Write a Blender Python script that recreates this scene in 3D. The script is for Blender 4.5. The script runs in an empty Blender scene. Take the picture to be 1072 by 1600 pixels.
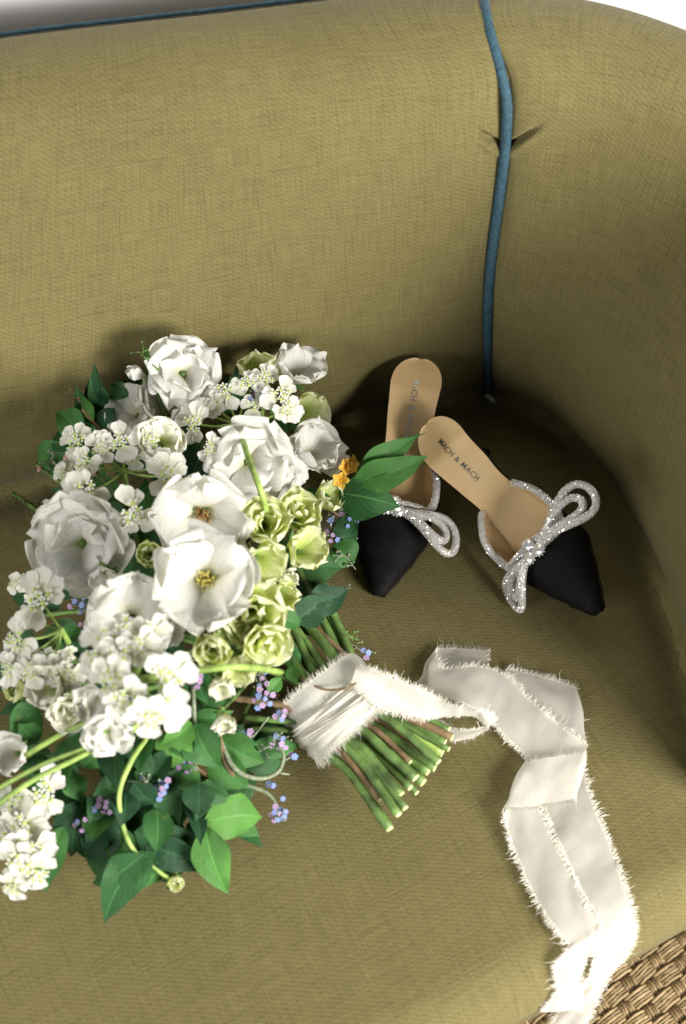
import bpy, bmesh, math, random
import numpy as np
from mathutils import Vector, Matrix, noise as mnoise

R = math.radians
sc = bpy.context.scene
COL = sc.collection

# ------------------------------------------------------------------ camera
CAM_D, PITCH, FPX = 1.35, R(55), 2222.0           # distance, tilt, focal length in photo pixels (1072 x 1600)
FW = Vector((0, math.cos(PITCH), -math.sin(PITCH)))
RT = Vector((1, 0, 0))
UP = RT.cross(FW)
CAM = -FW * CAM_D
cd = bpy.data.cameras.new('camera')
cam = bpy.data.objects.new('camera', cd)
COL.objects.link(cam)
cam.location = CAM
cam.rotation_euler = (R(90) - PITCH, 0, 0)
cd.sensor_fit = 'VERTICAL'
cd.sensor_height = 36.0
cd.lens = 36.0 * FPX / 1600.0
cd.clip_start = 0.05
cd.clip_end = 50
cd.dof.use_dof = True
cd.dof.focus_distance = 1.27
cd.dof.aperture_fstop = 4.0
sc.camera = cam

# ------------------------------------------------------------------ light
w = bpy.data.worlds.new('World')
sc.world = w
w.use_nodes = True
bg = w.node_tree.nodes['Background']
bg.inputs[0].default_value = (0.92, 0.96, 1.0, 1)
bg.inputs[1].default_value = 0.075


def area(name, loc, target, sx, sy, power, col):
    l = bpy.data.lights.new(name, 'AREA')
    l.shape = 'RECTANGLE'
    l.size, l.size_y, l.energy, l.color = sx, sy, power, col
    o = bpy.data.objects.new(name, l)
    COL.objects.link(o)
    o.location = loc
    o.rotation_euler = (Vector(target) - Vector(loc)).to_track_quat('-Z', 'Y').to_euler()
    return o


area('window_light', (1.78, -1.62, 0.97), (0.0, 0.0, 0.1), 1.15, 0.9, 190, (1.0, 0.97, 0.92))
area('left_fill_light', (-1.45, -1.60, 1.05), (-0.1, 0.0, 0.1), 1.2, 0.9, 40, (1.0, 0.985, 0.96))  # added fill lamp, brightens the left side of the bouquet

vs = sc.view_settings
vs.view_transform = 'Standard'
vs.look = 'None'
vs.exposure = 0.0
vs.gamma = 1.0
vs.use_curve_mapping = False
sc.cycles.use_denoising = True
sc.cycles.max_bounces = 5
sc.cycles.diffuse_bounces = 3
sc.cycles.glossy_bounces = 2
sc.cycles.transmission_bounces = 3
sc.cycles.transparent_max_bounces = 6
sc.cycles.caustics_reflective = False
sc.cycles.caustics_refractive = False


# ------------------------------------------------------------------ helpers
def ray(px, py):
    return FW + RT * ((px - 536) / FPX) - UP * ((py - 800) / FPX)


def P(px, py, z=0.0):
    d = ray(px, py)
    return CAM + d * ((z - CAM.z) / d.z)


def dist_at(p):
    return (p - CAM).dot(FW)


WM = {}


def link(name, mesh, parent=None, M=None):
    o = bpy.data.objects.new(name, mesh)
    COL.objects.link(o)
    M = M or Matrix.Identity(4)
    if parent is not None:
        o.parent = parent
        o.matrix_parent_inverse = WM[parent].inverted()
    o.matrix_basis = M
    WM[o] = M
    return o


def thing(name, label, cat, loc, group=None):
    o = link(name, None, None, Matrix.Translation(Vector(loc)))
    o['label'] = label
    o['category'] = cat
    if group:
        o['group'] = group
    o.empty_display_size = 0.05
    return o


def mk(verts, faces, mats, uvs=None, smooth=True, fmat=None):
    me = bpy.data.meshes.new('mesh')
    me.from_pydata([tuple(v) for v in verts], [], faces)
    for m in (mats if isinstance(mats, (list, tuple)) else [mats]):
        me.materials.append(m)
    if uvs is not None:
        lay = me.uv_layers.new(name='UVMap')
        idx = np.empty(len(me.loops), dtype=np.int32)
        me.loops.foreach_get('vertex_index', idx)
        lay.data.foreach_set('uv', np.asarray(uvs, dtype=np.float32)[idx].ravel())
    if smooth:
        me.polygons.foreach_set('use_smooth', [True] * len(me.polygons))
    if fmat is not None:
        me.polygons.foreach_set('material_index', fmat)
    me.update()
    return me


def gridfaces(nu, nv, off=0, closed_v=False):
    f = []
    for i in range(nu - 1):
        for j in range(nv if closed_v else nv - 1):
            a = off + i * nv + j
            b = off + i * nv + (j + 1) % nv
            f.append((a, b, b + nv, a + nv))
    return f


class MB:
    """collects vertices, faces, uvs and material indices for one mesh"""

    def __init__(self):
        self.v, self.f, self.uv, self.mi = [], [], [], []

    def add(self, v, f, uv=None, mi=0):
        o = len(self.v)
        self.v += [tuple(p) for p in v]
        self.uv += list(uv) if uv is not None else [(0, 0)] * len(v)
        self.f += [tuple(i + o for i in q) for q in f]
        self.mi += [mi] * len(f)

    def tube(self, pts, rad, n=8, mi=0, cap=True, flat=1.0):
        pts = [Vector(p) for p in pts]
        m = len(pts)
        rr = rad if isinstance(rad, (list, tuple)) else [rad] * m
        T = [(pts[min(i + 1, m - 1)] - pts[max(i - 1, 0)]).normalized() for i in range(m)]
        nrm = T[0].orthogonal().normalized()
        v, uv = [], []
        L = 0
        for i in range(m):
            if i:
                L += (pts[i] - pts[i - 1]).length
            nrm = (nrm - T[i] * nrm.dot(T[i]))
            nrm = nrm.normalized() if nrm.length > 1e-6 else T[i].orthogonal().normalized()
            b = T[i].cross(nrm)
            for k in range(n):
                a = 2 * math.pi * k / n
                v.append(pts[i] + (nrm * math.cos(a) + b * math.sin(a) * flat) * rr[i])
                uv.append((k / n, L))
        f = gridfaces(m, n, 0, True)
        if cap:
            f.append(tuple(range(n - 1, -1, -1)))
            f.append(tuple((m - 1) * n + k for k in range(n)))
        self.add(v, f, uv, mi)

    def ball(self, c, r, mi=0, seg=6, ring=4, sq=(1, 1, 1)):
        v, f = [], []
        c = Vector(c)
        for i in range(ring + 1):
            th = math.pi * i / ring
            for k in range(seg):
                a = 2 * math.pi * k / seg
                v.append(c + Vector((math.sin(th) * math.cos(a) * r * sq[0], math.sin(th) * math.sin(a) * r * sq[1], math.cos(th) * r * sq[2])))
        self.add(v, gridfaces(ring + 1, seg, 0, True), None, mi)

    def mesh(self, mats, smooth=True):
        return mk(self.v, self.f, mats, self.uv, smooth, self.mi)


def catmull(pts, n):
    """n samples through control points"""
    pts = [Vector(p) for p in pts]
    m = len(pts)
    out = []
    for i in range(n):
        t = i / (n - 1) * (m - 1)
        k = min(int(t), m - 2)
        u = t - k
        p1, p2 = pts[k], pts[k + 1]
        p0 = pts[k - 1] if k > 0 else p1 * 2 - p2
        p3 = pts[k + 2] if k + 2 < m else p2 * 2 - p1
        out.append(0.5 * ((2 * p1) + (p2 - p0) * u + (2 * p0 - 5 * p1 + 4 * p2 - p3) * u * u + (3 * p1 - p0 - 3 * p2 + p3) * u ** 3))
    return out


def sstep(a, b, x):
    t = min(1, max(0, (x - a) / (b - a)))
    return t * t * (3 - 2 * t)


def frame_from(n, spin=0.0):
    """3x3 whose Z is n"""
    n = Vector(n).normalized()
    q = n.to_track_quat('Z', 'Y').to_matrix()
    return q @ Matrix.Rotation(spin, 3, 'Z')


# ------------------------------------------------------------------ materials
def new_mat(name):
    m = bpy.data.materials.new(name)
    m.use_nodes = True
    nt = m.node_tree
    return m, nt, nt.nodes['Principled BSDF'], nt.nodes['Material Output']


def N(nt, t, **kw):
    n = nt.nodes.new(t)
    for k, v in kw.items():
        setattr(n, k, v)
    return n


def math_node(nt, op, a, b=None, c=None):
    n = N(nt, 'ShaderNodeMath', operation=op)
    for i, x in enumerate((a, b, c)):
        if x is None:
            continue
        if isinstance(x, (int, float)):
            n.inputs[i].default_value = x
        else:
            nt.links.new(x, n.inputs[i])
    return n.outputs[0]


def scaled_uv(nt, sx, sy, src='UV'):
    tc = N(nt, 'ShaderNodeTexCoord')
    mp = N(nt, 'ShaderNodeMapping')
    mp.inputs['Scale'].default_value = (sx, sy, 1)
    nt.links.new(tc.outputs[src], mp.inputs[0])
    return mp.outputs[0]


def noise(nt, vec, scale=1.0, detail=2.0, rough=0.5, dim='3D'):
    n = N(nt, 'ShaderNodeTexNoise', noise_dimensions=dim)
    n.inputs['Scale'].default_value = scale
    n.inputs['Detail'].default_value = detail
    n.inputs['Roughness'].default_value = rough
    nt.links.new(vec, n.inputs['Vector'])
    return n.outputs['Fac']


def ramp(nt, fac, stops):
    r = N(nt, 'ShaderNodeValToRGB')
    e = r.color_ramp.elements
    while len(e) < len(stops):
        e.new(0.5)
    for i, (p, c) in enumerate(stops):
        e[i].position = p
        e[i].color = (*c, 1)
    nt.links.new(fac, r.inputs[0])
    return r.outputs[0]


def mixc(nt, fac, a, b, mode='MIX'):
    n = N(nt, 'ShaderNodeMix', data_type='RGBA', blend_type=mode)
    for sock, x in ((n.inputs[0], fac), (n.inputs[6], a), (n.inputs[7], b)):
        if isinstance(x, (int, float)):
            sock.default_value = x
        elif isinstance(x, tuple):
            sock.default_value = (*x, 1)
        else:
            nt.links.new(x, sock)
    return n.outputs[2]


def bump(nt, h, strength, dist, bsdf):
    b = N(nt, 'ShaderNodeBump')
    b.inputs['Strength'].default_value = strength
    b.inputs['Distance'].default_value = dist
    nt.links.new(h, b.inputs['Height'])
    nt.links.new(b.outputs[0], bsdf.inputs['Normal'])


def fabric_mat():
    m, nt, b, out = new_mat('olive_linen')
    warp = noise(nt, scaled_uv(nt, 620, 34), 1, 2)
    weft = noise(nt, scaled_uv(nt, 34, 620), 1, 2)
    slubw = noise(nt, scaled_uv(nt, 420, 16), 1, 2)
    slubh = noise(nt, scaled_uv(nt, 16, 420), 1, 2)
    fine = noise(nt, scaled_uv(nt, 900, 900), 1, 1)
    big = noise(nt, scaled_uv(nt, 7, 7), 1, 3)
    tw = N(nt, 'ShaderNodeTexWave', wave_type='BANDS', bands_direction='DIAGONAL')
    tw.inputs['Scale'].default_value = 1.0
    tw.inputs['Distortion'].default_value = 2.2
    tw.inputs['Detail'].default_value = 2
    tw.inputs['Detail Scale'].default_value = 0.6
    nt.links.new(scaled_uv(nt, 95, 150), tw.inputs['Vector'])
    s1 = math_node(nt, 'ADD', math_node(nt, 'MULTIPLY', warp, 0.8), math_node(nt, 'MULTIPLY', weft, 0.8))
    dark = ramp(nt, slubw, [(0.28, (0, 0, 0)), (0.43, (1, 1, 1))])
    dark2 = ramp(nt, slubh, [(0.28, (0, 0, 0)), (0.43, (1, 1, 1))])
    v = math_node(nt, 'ADD', s1, math_node(nt, 'MULTIPLY', tw.outputs['Fac'], 0.22))
    v = math_node(nt, 'ADD', v, math_node(nt, 'MULTIPLY', fine, 0.9))
    v = math_node(nt, 'ADD', v, math_node(nt, 'MULTIPLY', big, 0.35))
    v = math_node(nt, 'MULTIPLY_ADD', v, 0.55, -0.31)
    col = ramp(nt, v, [(0.2, (0.072, 0.060, 0.0200)), (0.5, (0.124, 0.1035, 0.0375)), (0.8, (0.169, 0.143, 0.0565))])
    col = mixc(nt, 0.15, col, mixc(nt, 1.0, col, dark, 'MULTIPLY'))
    col = mixc(nt, 0.14, col, mixc(nt, 1.0, col, dark2, 'MULTIPLY'))
    nt.links.new(col, b.inputs['Base Color'])
    b.inputs['Roughness'].default_value = 0.85
    b.inputs['Specular IOR Level'].default_value = 0.2
    b.inputs['Sheen Weight'].default_value = 0.08
    b.inputs['Sheen Roughness'].default_value = 0.5
    bump(nt, v, 0.5, 0.0012, b)
    return m


def simple_mat(name, col, rough=0.6, spec=0.5, var=0.0, vscale=80, metallic=0.0, bumpamt=0.0, bscale=400, sheen=0.0):
    m, nt, b, out = new_mat(name)
    tc = N(nt, 'ShaderNodeTexCoord')
    if var:
        f = noise(nt, tc.outputs['Object'], vscale, 3)
        c = ramp(nt, f, [(0.3, tuple(x * (1 - var) for x in col)), (0.7, tuple(min(1, x * (1 + var)) for x in col))])
        nt.links.new(c, b.inputs['Base Color'])
    else:
        b.inputs['Base Color'].default_value = (*col, 1)
    b.inputs['Roughness'].default_value = rough
    b.inputs['Specular IOR Level'].default_value = spec
    b.inputs['Metallic'].default_value = metallic
    b.inputs['Sheen Weight'].default_value = sheen
    if bumpamt:
        bump(nt, noise(nt, tc.outputs['Object'], bscale, 2), bumpamt, 0.001, b)
    return m


def petal_mat(name, stops, transl=0.35, vein=0.08, tcol=(0.9, 0.9, 0.82), rough=0.55, streak=None):
    """uv.y runs from the petal's base to its tip, uv.x across it"""
    m, nt, b, out = new_mat(name)
    tc = N(nt, 'ShaderNodeTexCoord')
    sp = N(nt, 'ShaderNodeSeparateXYZ')
    nt.links.new(tc.outputs['UV'], sp.inputs[0])
    veins = noise(nt, scaled_uv(nt, 26, 2.2), 1, 3)
    nz = noise(nt, scaled_uv(nt, 3, 3), 1, 2)
    t = math_node(nt, 'ADD', sp.outputs['Y'], math_node(nt, 'MULTIPLY_ADD', nz, 0.3, -0.15))
    if streak:
        t = math_node(nt, 'ADD', t, math_node(nt, 'MULTIPLY_ADD', veins, streak, -streak / 2))
    col = ramp(nt, t, stops)
    vd = ramp(nt, veins, [(0.35, (1 - vein, 1 - vein, 1 - vein * 1.3)), (0.6, (1, 1, 1))])
    col = mixc(nt, 1.0, col, vd, 'MULTIPLY')
    nt.links.new(col, b.inputs['Base Color'])
    b.inputs['Roughness'].default_value = rough
    b.inputs['Specular IOR Level'].default_value = 0.25
    bump(nt, veins, 0.35, 0.0012, b)
    tr = N(nt, 'ShaderNodeBsdfTranslucent')
    nt.links.new(mixc(nt, 1.0, col, tcol, 'MULTIPLY'), tr.inputs[0])
    mx = N(nt, 'ShaderNodeMixShader')
    mx.inputs[0].default_value = transl
    nt.links.new(b.outputs[0], mx.inputs[1])
    nt.links.new(tr.outputs[0], mx.inputs[2])
    nt.links.new(mx.outputs[0], out.inputs[0])
    return m


def leaf_mat(name, c0, c1, transl=0.22):
    m, nt, b, out = new_mat(name)
    tc = N(nt, 'ShaderNodeTexCoord')
    sp = N(nt, 'ShaderNodeSeparateXYZ')
    nt.links.new(tc.outputs['UV'], sp.inputs[0])
    ax = math_node(nt, 'ABSOLUTE', math_node(nt, 'SUBTRACT', sp.outputs['X'], 0.5))
    # side veins run forward from the midrib
    ph = math_node(nt, 'SUBTRACT', math_node(nt, 'MULTIPLY', sp.outputs['Y'], 46.0), math_node(nt, 'MULTIPLY', ax, 44.0))
    sv = math_node(nt, 'POWER', math_node(nt, 'MULTIPLY_ADD', math_node(nt, 'SINE', ph), 0.5, 0.5), 9.0)
    mid = math_node(nt, 'LESS_THAN', ax, 0.022)
    vein = math_node(nt, 'MAXIMUM', math_node(nt, 'MULTIPLY', sv, 0.22), mid)
    nz = noise(nt, tc.outputs['Object'], 55, 3)
    oi = N(nt, 'ShaderNodeObjectInfo')
    k = math_node(nt, 'ADD', nz, math_node(nt, 'MULTIPLY_ADD', oi.outputs['Random'], 0.5, -0.25))
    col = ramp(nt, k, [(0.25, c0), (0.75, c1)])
    col = mixc(nt, math_node(nt, 'MULTIPLY', vein, 0.38), col, tuple(min(1, x * 1.9 + 0.015) for x in c1))
    spot = ramp(nt, noise(nt, tc.outputs['Object'], 120, 4, 0.7), [(0.60, (0, 0, 0)), (0.72, (1, 1, 1))])
    col = mixc(nt, math_node(nt, 'MULTIPLY', spot, 0.45), col, (0.16, 0.22, 0.05))
    col = mixc(nt, math_node(nt, 'MULTIPLY', oi.outputs['Random'], 0.25), col, (0.06, 0.12, 0.012))
    nt.links.new(col, b.inputs['Base Color'])
    b.inputs['Roughness'].default_value = 0.62
    b.inputs['Specular IOR Level'].default_value = 0.3
    bump(nt, math_node(nt, 'ADD', math_node(nt, 'MULTIPLY', vein, -0.7), math_node(nt, 'MULTIPLY', noise(nt, tc.outputs['Object'], 260, 3), 0.8)), 0.45, 0.0012, b)
    tr = N(nt, 'ShaderNodeBsdfTranslucent')
    nt.links.new(mixc(nt, 1.0, col, (0.9, 1.0, 0.4), 'MULTIPLY'), tr.inputs[0])
    mx = N(nt, 'ShaderNodeMixShader')
    mx.inputs[0].default_value = transl
    nt.links.new(b.outputs[0], mx.inputs[1])
    nt.links.new(tr.outputs[0], mx.inputs[2])
    nt.links.new(mx.outputs[0], out.inputs[0])
    return m


def ribbon_mat():
    m, nt, b, out = new_mat('ivory_silk')
    f1 = noise(nt, scaled_uv(nt, 500, 40), 1, 2)
    f2 = noise(nt, scaled_uv(nt, 40, 900), 1, 2)
    s = math_node(nt, 'ADD', f1, f2)
    col = ramp(nt, math_node(nt, 'MULTIPLY', s, 0.5), [(0.3, (0.62, 0.595, 0.53)), (0.7, (0.71, 0.69, 0.64))])
    nt.links.new(col, b.inputs['Base Color'])
    b.inputs['Roughness'].default_value = 0.55
    b.inputs['Specular IOR Level'].default_value = 0.3
    b.inputs['Sheen Weight'].default_value = 0.25
    bump(nt, s, 0.25, 0.0006, b)
    tr = N(nt, 'ShaderNodeBsdfTranslucent')
    tr.inputs[0].default_value = (0.85, 0.8, 0.68, 1)
    mx = N(nt, 'ShaderNodeMixShader')
    mx.inputs[0].default_value = 0.3
    nt.links.new(b.outputs[0], mx.inputs[1])
    nt.links.new(tr.outputs[0], mx.inputs[2])
    tp = N(nt, 'ShaderNodeBsdfTransparent')
    mx2 = N(nt, 'ShaderNodeMixShader')
    mx2.inputs[0].default_value = 0.27
    nt.links.new(mx.outputs[0], mx2.inputs[1])
    nt.links.new(tp.outputs[0], mx2.inputs[2])
    nt.links.new(mx2.outputs[0], out.inputs[0])
    return m


M_FAB = fabric_mat()
M_PIPE = simple_mat('blue_piping', (0.026, 0.066, 0.092), 0.7, 0.3, 0.35, 300, bumpamt=0.5, bscale=900)
M_WALL = simple_mat('white_paint', (0.78, 0.77, 0.76), 0.6, 0.3, 0.03, 6)
M_FLOOR = simple_mat('floor_boards', (0.12, 0.08, 0.05), 0.6, 0.3, 0.3, 8)
M_WHITE = petal_mat('white_petal', [(0.0, (0.62, 0.66, 0.30)), (0.16, (0.80, 0.80, 0.62)), (0.42, (0.82, 0.81, 0.775)), (1.0, (0.845, 0.84, 0.82))], 0.5, 0.12)
M_GREEN = petal_mat('green_petal', [(0.0, (0.40, 0.54, 0.09)), (0.35, (0.60, 0.70, 0.22)), (0.7, (0.78, 0.82, 0.44)), (1.0, (0.87, 0.87, 0.68))], 0.5, 0.12, (0.9, 0.95, 0.5), streak=0.5)
M_CREAM = petal_mat('cream_petal', [(0.0, (0.36, 0.48, 0.10)), (0.3, (0.62, 0.68, 0.32)), (0.7, (0.82, 0.81, 0.66)), (1.0, (0.85, 0.83, 0.74))], 0.3, 0.12)
M_LACE = petal_mat('lace_petal', [(0.0, (0.62, 0.68, 0.30)), (0.2, (0.76, 0.755, 0.62)), (1.0, (0.78, 0.775, 0.745))], 0.3, 0.06)
M_EYE = simple_mat('lace_eye', (0.40, 0.52, 0.13), 0.6, 0.3, 0.35, 400)
M_YEL = petal_mat('yellow_petal', [(0.0, (0.80, 0.42, 0.03)), (1.0, (0.88, 0.62, 0.12))], 0.25, 0.1, (1, 0.8, 0.3))
M_STAM = simple_mat('brown_stamen', (0.25, 0.13, 0.04), 0.7, 0.3, 0.4, 600)
M_STAMY = simple_mat('yellow_stamen', (0.72, 0.62, 0.16), 0.7, 0.3, 0.3, 600)
M_BLUE = petal_mat('blue_petal', [(0.0, (0.26, 0.34, 0.66)), (1.0, (0.20, 0.32, 0.68))], 0.2, 0.1, (0.7, 0.8, 1))
M_LILAC = petal_mat('lilac_petal', [(0.0, (0.40, 0.27, 0.50)), (1.0, (0.50, 0.36, 0.58))], 0.2, 0.1, (0.9, 0.7, 1))
M_SEPAL = simple_mat('grey_green_hairs', (0.20, 0.23, 0.15), 0.8, 0.2, 0.3, 300)
M_PINK = petal_mat('pink_petal', [(0.0, (0.5, 0.42, 0.25)), (1.0, (0.72, 0.46, 0.42))], 0.2, 0.1)
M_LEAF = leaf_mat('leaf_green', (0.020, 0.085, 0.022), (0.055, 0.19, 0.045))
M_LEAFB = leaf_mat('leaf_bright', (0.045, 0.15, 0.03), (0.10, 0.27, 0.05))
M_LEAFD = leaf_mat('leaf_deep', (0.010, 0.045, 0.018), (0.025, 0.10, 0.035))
M_STEM = simple_mat('stem_green', (0.085, 0.15, 0.036), 0.55, 0.35, 0.6, 60, bumpamt=0.2, bscale=300)
M_STEML = simple_mat('stem_lime', (0.27, 0.39, 0.09), 0.5, 0.4, 0.4, 90)
M_STEMB = simple_mat('stem_brown', (0.17, 0.115, 0.06), 0.75, 0.2, 0.4, 90, bumpamt=0.4, bscale=500)
M_CUT = simple_mat('cut_end', (0.50, 0.55, 0.25), 0.6, 0.3, 0.3, 300)
M_RIB = ribbon_mat()
M_THREAD = simple_mat('silk_thread', (0.72, 0.69, 0.60), 0.7, 0.2)
M_SUEDE = simple_mat('black_satin', (0.0045, 0.0042, 0.0045), 0.7, 0.12, 0.3, 200, bumpamt=0.25, bscale=1500)
M_INSOLE = simple_mat('tan_leather', (0.60, 0.415, 0.21), 0.48, 0.4, 0.06, 30, bumpamt=0.06, bscale=500)
M_SOLE = simple_mat('sole_edge', (0.02, 0.016, 0.012), 0.5, 0.4)
M_SILVER = simple_mat('silver_foil', (0.85, 0.85, 0.83), 0.28, 0.5, metallic=0.9)
M_DARKINK = simple_mat('dark_foil', (0.10, 0.095, 0.075), 0.45, 0.5, metallic=0.5)  # darker foil for the tipped shoe's lettering
M_SETTING = simple_mat('trim_backing', (0.55, 0.53, 0.50), 0.35, 0.5, metallic=0.3)


def crystal_mat():
    m, nt, b, out = new_mat('crystal')
    g = N(nt, 'ShaderNodeNewGeometry')
    col = ramp(nt, g.outputs['Random Per Island'], [(0.0, (0.62, 0.58, 0.55)), (0.5, (0.86, 0.83, 0.80)), (1.0, (0.96, 0.94, 0.93))])
    nt.links.new(col, b.inputs['Base Color'])
    b.inputs['Roughness'].default_value = 0.12
    b.inputs['Metallic'].default_value = 0.35
    b.inputs['Specular IOR Level'].default_value = 0.9
    return m


M_CRYS = crystal_mat()
M_GEM = simple_mat('gem_glass', (0.93, 0.92, 0.92), 0.02, 0.9, metallic=0.65)


def jute_mat():
    m, nt, b, out = new_mat('jute')
    oi = N(nt, 'ShaderNodeObjectInfo')
    g = N(nt, 'ShaderNodeNewGeometry')
    f = noise(nt, scaled_uv(nt, 3, 500), 1, 3)
    k = math_node(nt, 'ADD', math_node(nt, 'MULTIPLY', f, 0.6), math_node(nt, 'ADD', math_node(nt, 'MULTIPLY', oi.outputs['Random'], 0.2), math_node(nt, 'MULTIPLY', g.outputs['Random Per Island'], 0.25)))
    col = ramp(nt, k, [(0.25, (0.10, 0.062, 0.026)), (0.55, (0.26, 0.18, 0.085)), (0.85, (0.46, 0.345, 0.185))])
    nt.links.new(col, b.inputs['Base Color'])
    b.inputs['Roughness'].default_value = 0.65
    bump(nt, f, 0.6, 0.002, b)
    return m


M_JUTE = jute_mat()

# ------------------------------------------------------------------ setting: wall and floor behind and below
FLOOR_Z = -0.40


def quad(name, pts, mat):
    o = link(name, mk(pts, [(0, 1, 2, 3)], mat, [(0, 0), (1, 0), (1, 1), (0, 1)], False))
    o['kind'] = 'structure'
    return o


quad('floor', [(-3, -3, FLOOR_Z - 0.012), (3, -3, FLOOR_Z - 0.012), (3, 1.5, FLOOR_Z - 0.012), (-3, 1.5, FLOOR_Z - 0.012)], M_FLOOR)
wang = R(7)
WD = Vector((math.cos(wang), math.sin(wang), 0))
WN = Vector((math.sin(wang), -math.cos(wang), 0))
W0 = Vector((0, 0.365, 0))
wall = quad('wall', [W0 - WD * 3 + Vector((0, 0, FLOOR_Z - .012)), W0 + WD * 3 + Vector((0, 0, FLOOR_Z - .012)), W0 + WD * 3 + Vector((0, 0, 1.1)), W0 - WD * 3 + Vector((0, 0, 1.1))], M_WALL)
mb = MB()
prof = [(0.0, 0.128), (0.012, 0.132), (0.018, 0.145), (0.010, 0.158), (0.022, 0.170), (0.022, 0.185), (0.0, 0.195)]
v = []
for s in (-3, 3):
    for a, z in prof:
        v.append(W0 + WD * s + WN * (a + .0005) + Vector((0, 0, z)))
mb.add(v, [(i, i + 1, i + 1 + len(prof), i + len(prof)) for i in range(len(prof) - 1)])
link('rail_moulding', mb.mesh(M_WALL, False), wall)

# ------------------------------------------------------------------ sofa
sofa = thing('sofa', 'olive green linen sofa corner with blue piping, holding the bouquet and shoes', 'sofa', (0, 0, FLOOR_Z))

BOT = catmull([(-0.75, -0.09, 0), (-0.45, -0.008, 0), (-0.317, 0.026, 0), (-0.086, 0.085, 0), (0.060, 0.124, 0), (0.143, 0.144, 0)], 160)
TOP = catmull([(-0.75, 0.04, .305), (-0.42, 0.104, .320), (-0.26, 0.133, .327), (-0.095, 0.159, .330), (0.033, 0.175, .336), (0.122, 0.184, .339)], 160)
ABOT = catmull([(0.143, 0.144, 0), (0.190, 0.122, 0), (0.231, 0.075, 0), (0.262, 0.010, 0), (0.284, -0.065, 0), (0.300, -0.155, 0), (0.312, -0.30, 0)], 150)
ATOP = catmull([(0.122, 0.184, .339), (0.195, 0.183, .330), (0.262, 0.162, .315), (0.325, 0.125, .305), (0.372, 0.045, .315), (0.402, -0.09, .330), (0.412, -0.34, .330)], 150)
NV, NR = 200, 26
ROLL = 0.045


def seam_shape(v):
    """sideways course of the back / arm seam, as a shift along x"""
    return 0.013 * sstep(0.35, 0.95, v)


def panel(bot, top, side, tucks):
    """side = which end is the seam (+1 last station, -1 first)"""
    n = len(bot)
    L = [0]
    for i in range(1, n):
        L.append(L[-1] + (bot[i] * .5 + top[i] * .5 - bot[i - 1] * .5 - top[i - 1] * .5).length)
    verts, uvs = [], []
    for i in range(n):
        a, b = bot[max(i - 1, 0)], bot[min(i + 1, n - 1)]
        c, d = top[max(i - 1, 0)], top[min(i + 1, n - 1)]
        tan = ((b - a).normalized() + (d - c).normalized()).normalized()
        rise = top[i] - bot[i]
        tau = rise.normalized()
        nrm = tau.cross(tan).normalized()          # outward, away from the sitter
        if nrm.y < 0 and side > 0:
            nrm = -nrm
        if side < 0 and nrm.x < 0:
            nrm = -nrm
        hn = Vector((nrm.x, nrm.y, 0)).normalized()
        ds = (L[-1] - L[i]) if side > 0 else L[i]
        seam = math.exp(-ds / 0.012)
        blend = math.exp(-(ds / 0.035) ** 2)
        hn = hn.lerp(Vector((0.30, 0.954, 0)), blend).normalized()
        nrm = nrm.lerp(Vector((0.30, 0.91, -0.28)), blend).normalized()
        tau = tau.lerp(Vector((-0.05, .1, .99)), blend).normalized()
        soft = math.exp(-ds / 0.06)
        for j in range(NV + NR):
            if j < NV:
                t = j / (NV - 1)
                tt = -0.10 + 1.10 * t
                base = bot[i] + rise * tt
                bul = 0.022 * math.sin(math.pi * min(1, max(0, tt))) ** 0.8 * (1 - soft * .85)
                off = -bul + 0.011 * seam + 0.012 * math.exp(-abs(tt) / 0.05) * (1 - 0)
                p = base + nrm * off
                vv = tt * rise.length
            else:
                th = (j - NV + 1) / NR * R(175)
                p = top[i] + tau * (ROLL * math.sin(th)) + hn * (ROLL * 1.25 * (1 - math.cos(th))) + nrm * (0.011 * seam * max(0, math.cos(th)))
                vv = rise.length + ROLL * th
                tt = 1.0
            sh = (seam_shape(tt) - (0.042 * sstep(0.1, 1.7, th) if j >= NV else 0)) * math.exp(-ds / 0.10)
            p = p + Vector((sh, 0, 0))
            if j < NV:
                for (tv, slope, ln, dep) in tucks:
                    if ds < ln * 1.6:
                        dv = (tt - tv) * rise.length - slope * ds
                        p += nrm * dep * math.exp(-(dv / 0.0026) ** 2) * (1 - sstep(ln * .55, ln * 1.3, ds))
                        p -= nrm * dep * .35 * math.exp(-((dv + .008) / 0.005) ** 2) * (1 - sstep(ln * .4, ln * 1.3, ds))
                w = mnoise.noise(p * 9) * 0.0030 + mnoise.noise(p * 26) * 0.0010
                p += nrm * w * (1 - seam)
            verts.append(p)
            uvs.append((L[i], vv))
    return mk(verts, gridfaces(n, NV + NR), M_FAB, uvs), verts


def warp_sta(c, side):
    """finer stations next to the seam"""
    n = len(c)
    out = []
    for i in range(n):
        t = i / (n - 1)
        g = 1 - (1 - t) ** 1.8 if side > 0 else t ** 1.8
        x = g * (n - 1)
        k = min(int(x), n - 2)
        out.append(c[k].lerp(c[k + 1], x - k))
    return out


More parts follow.
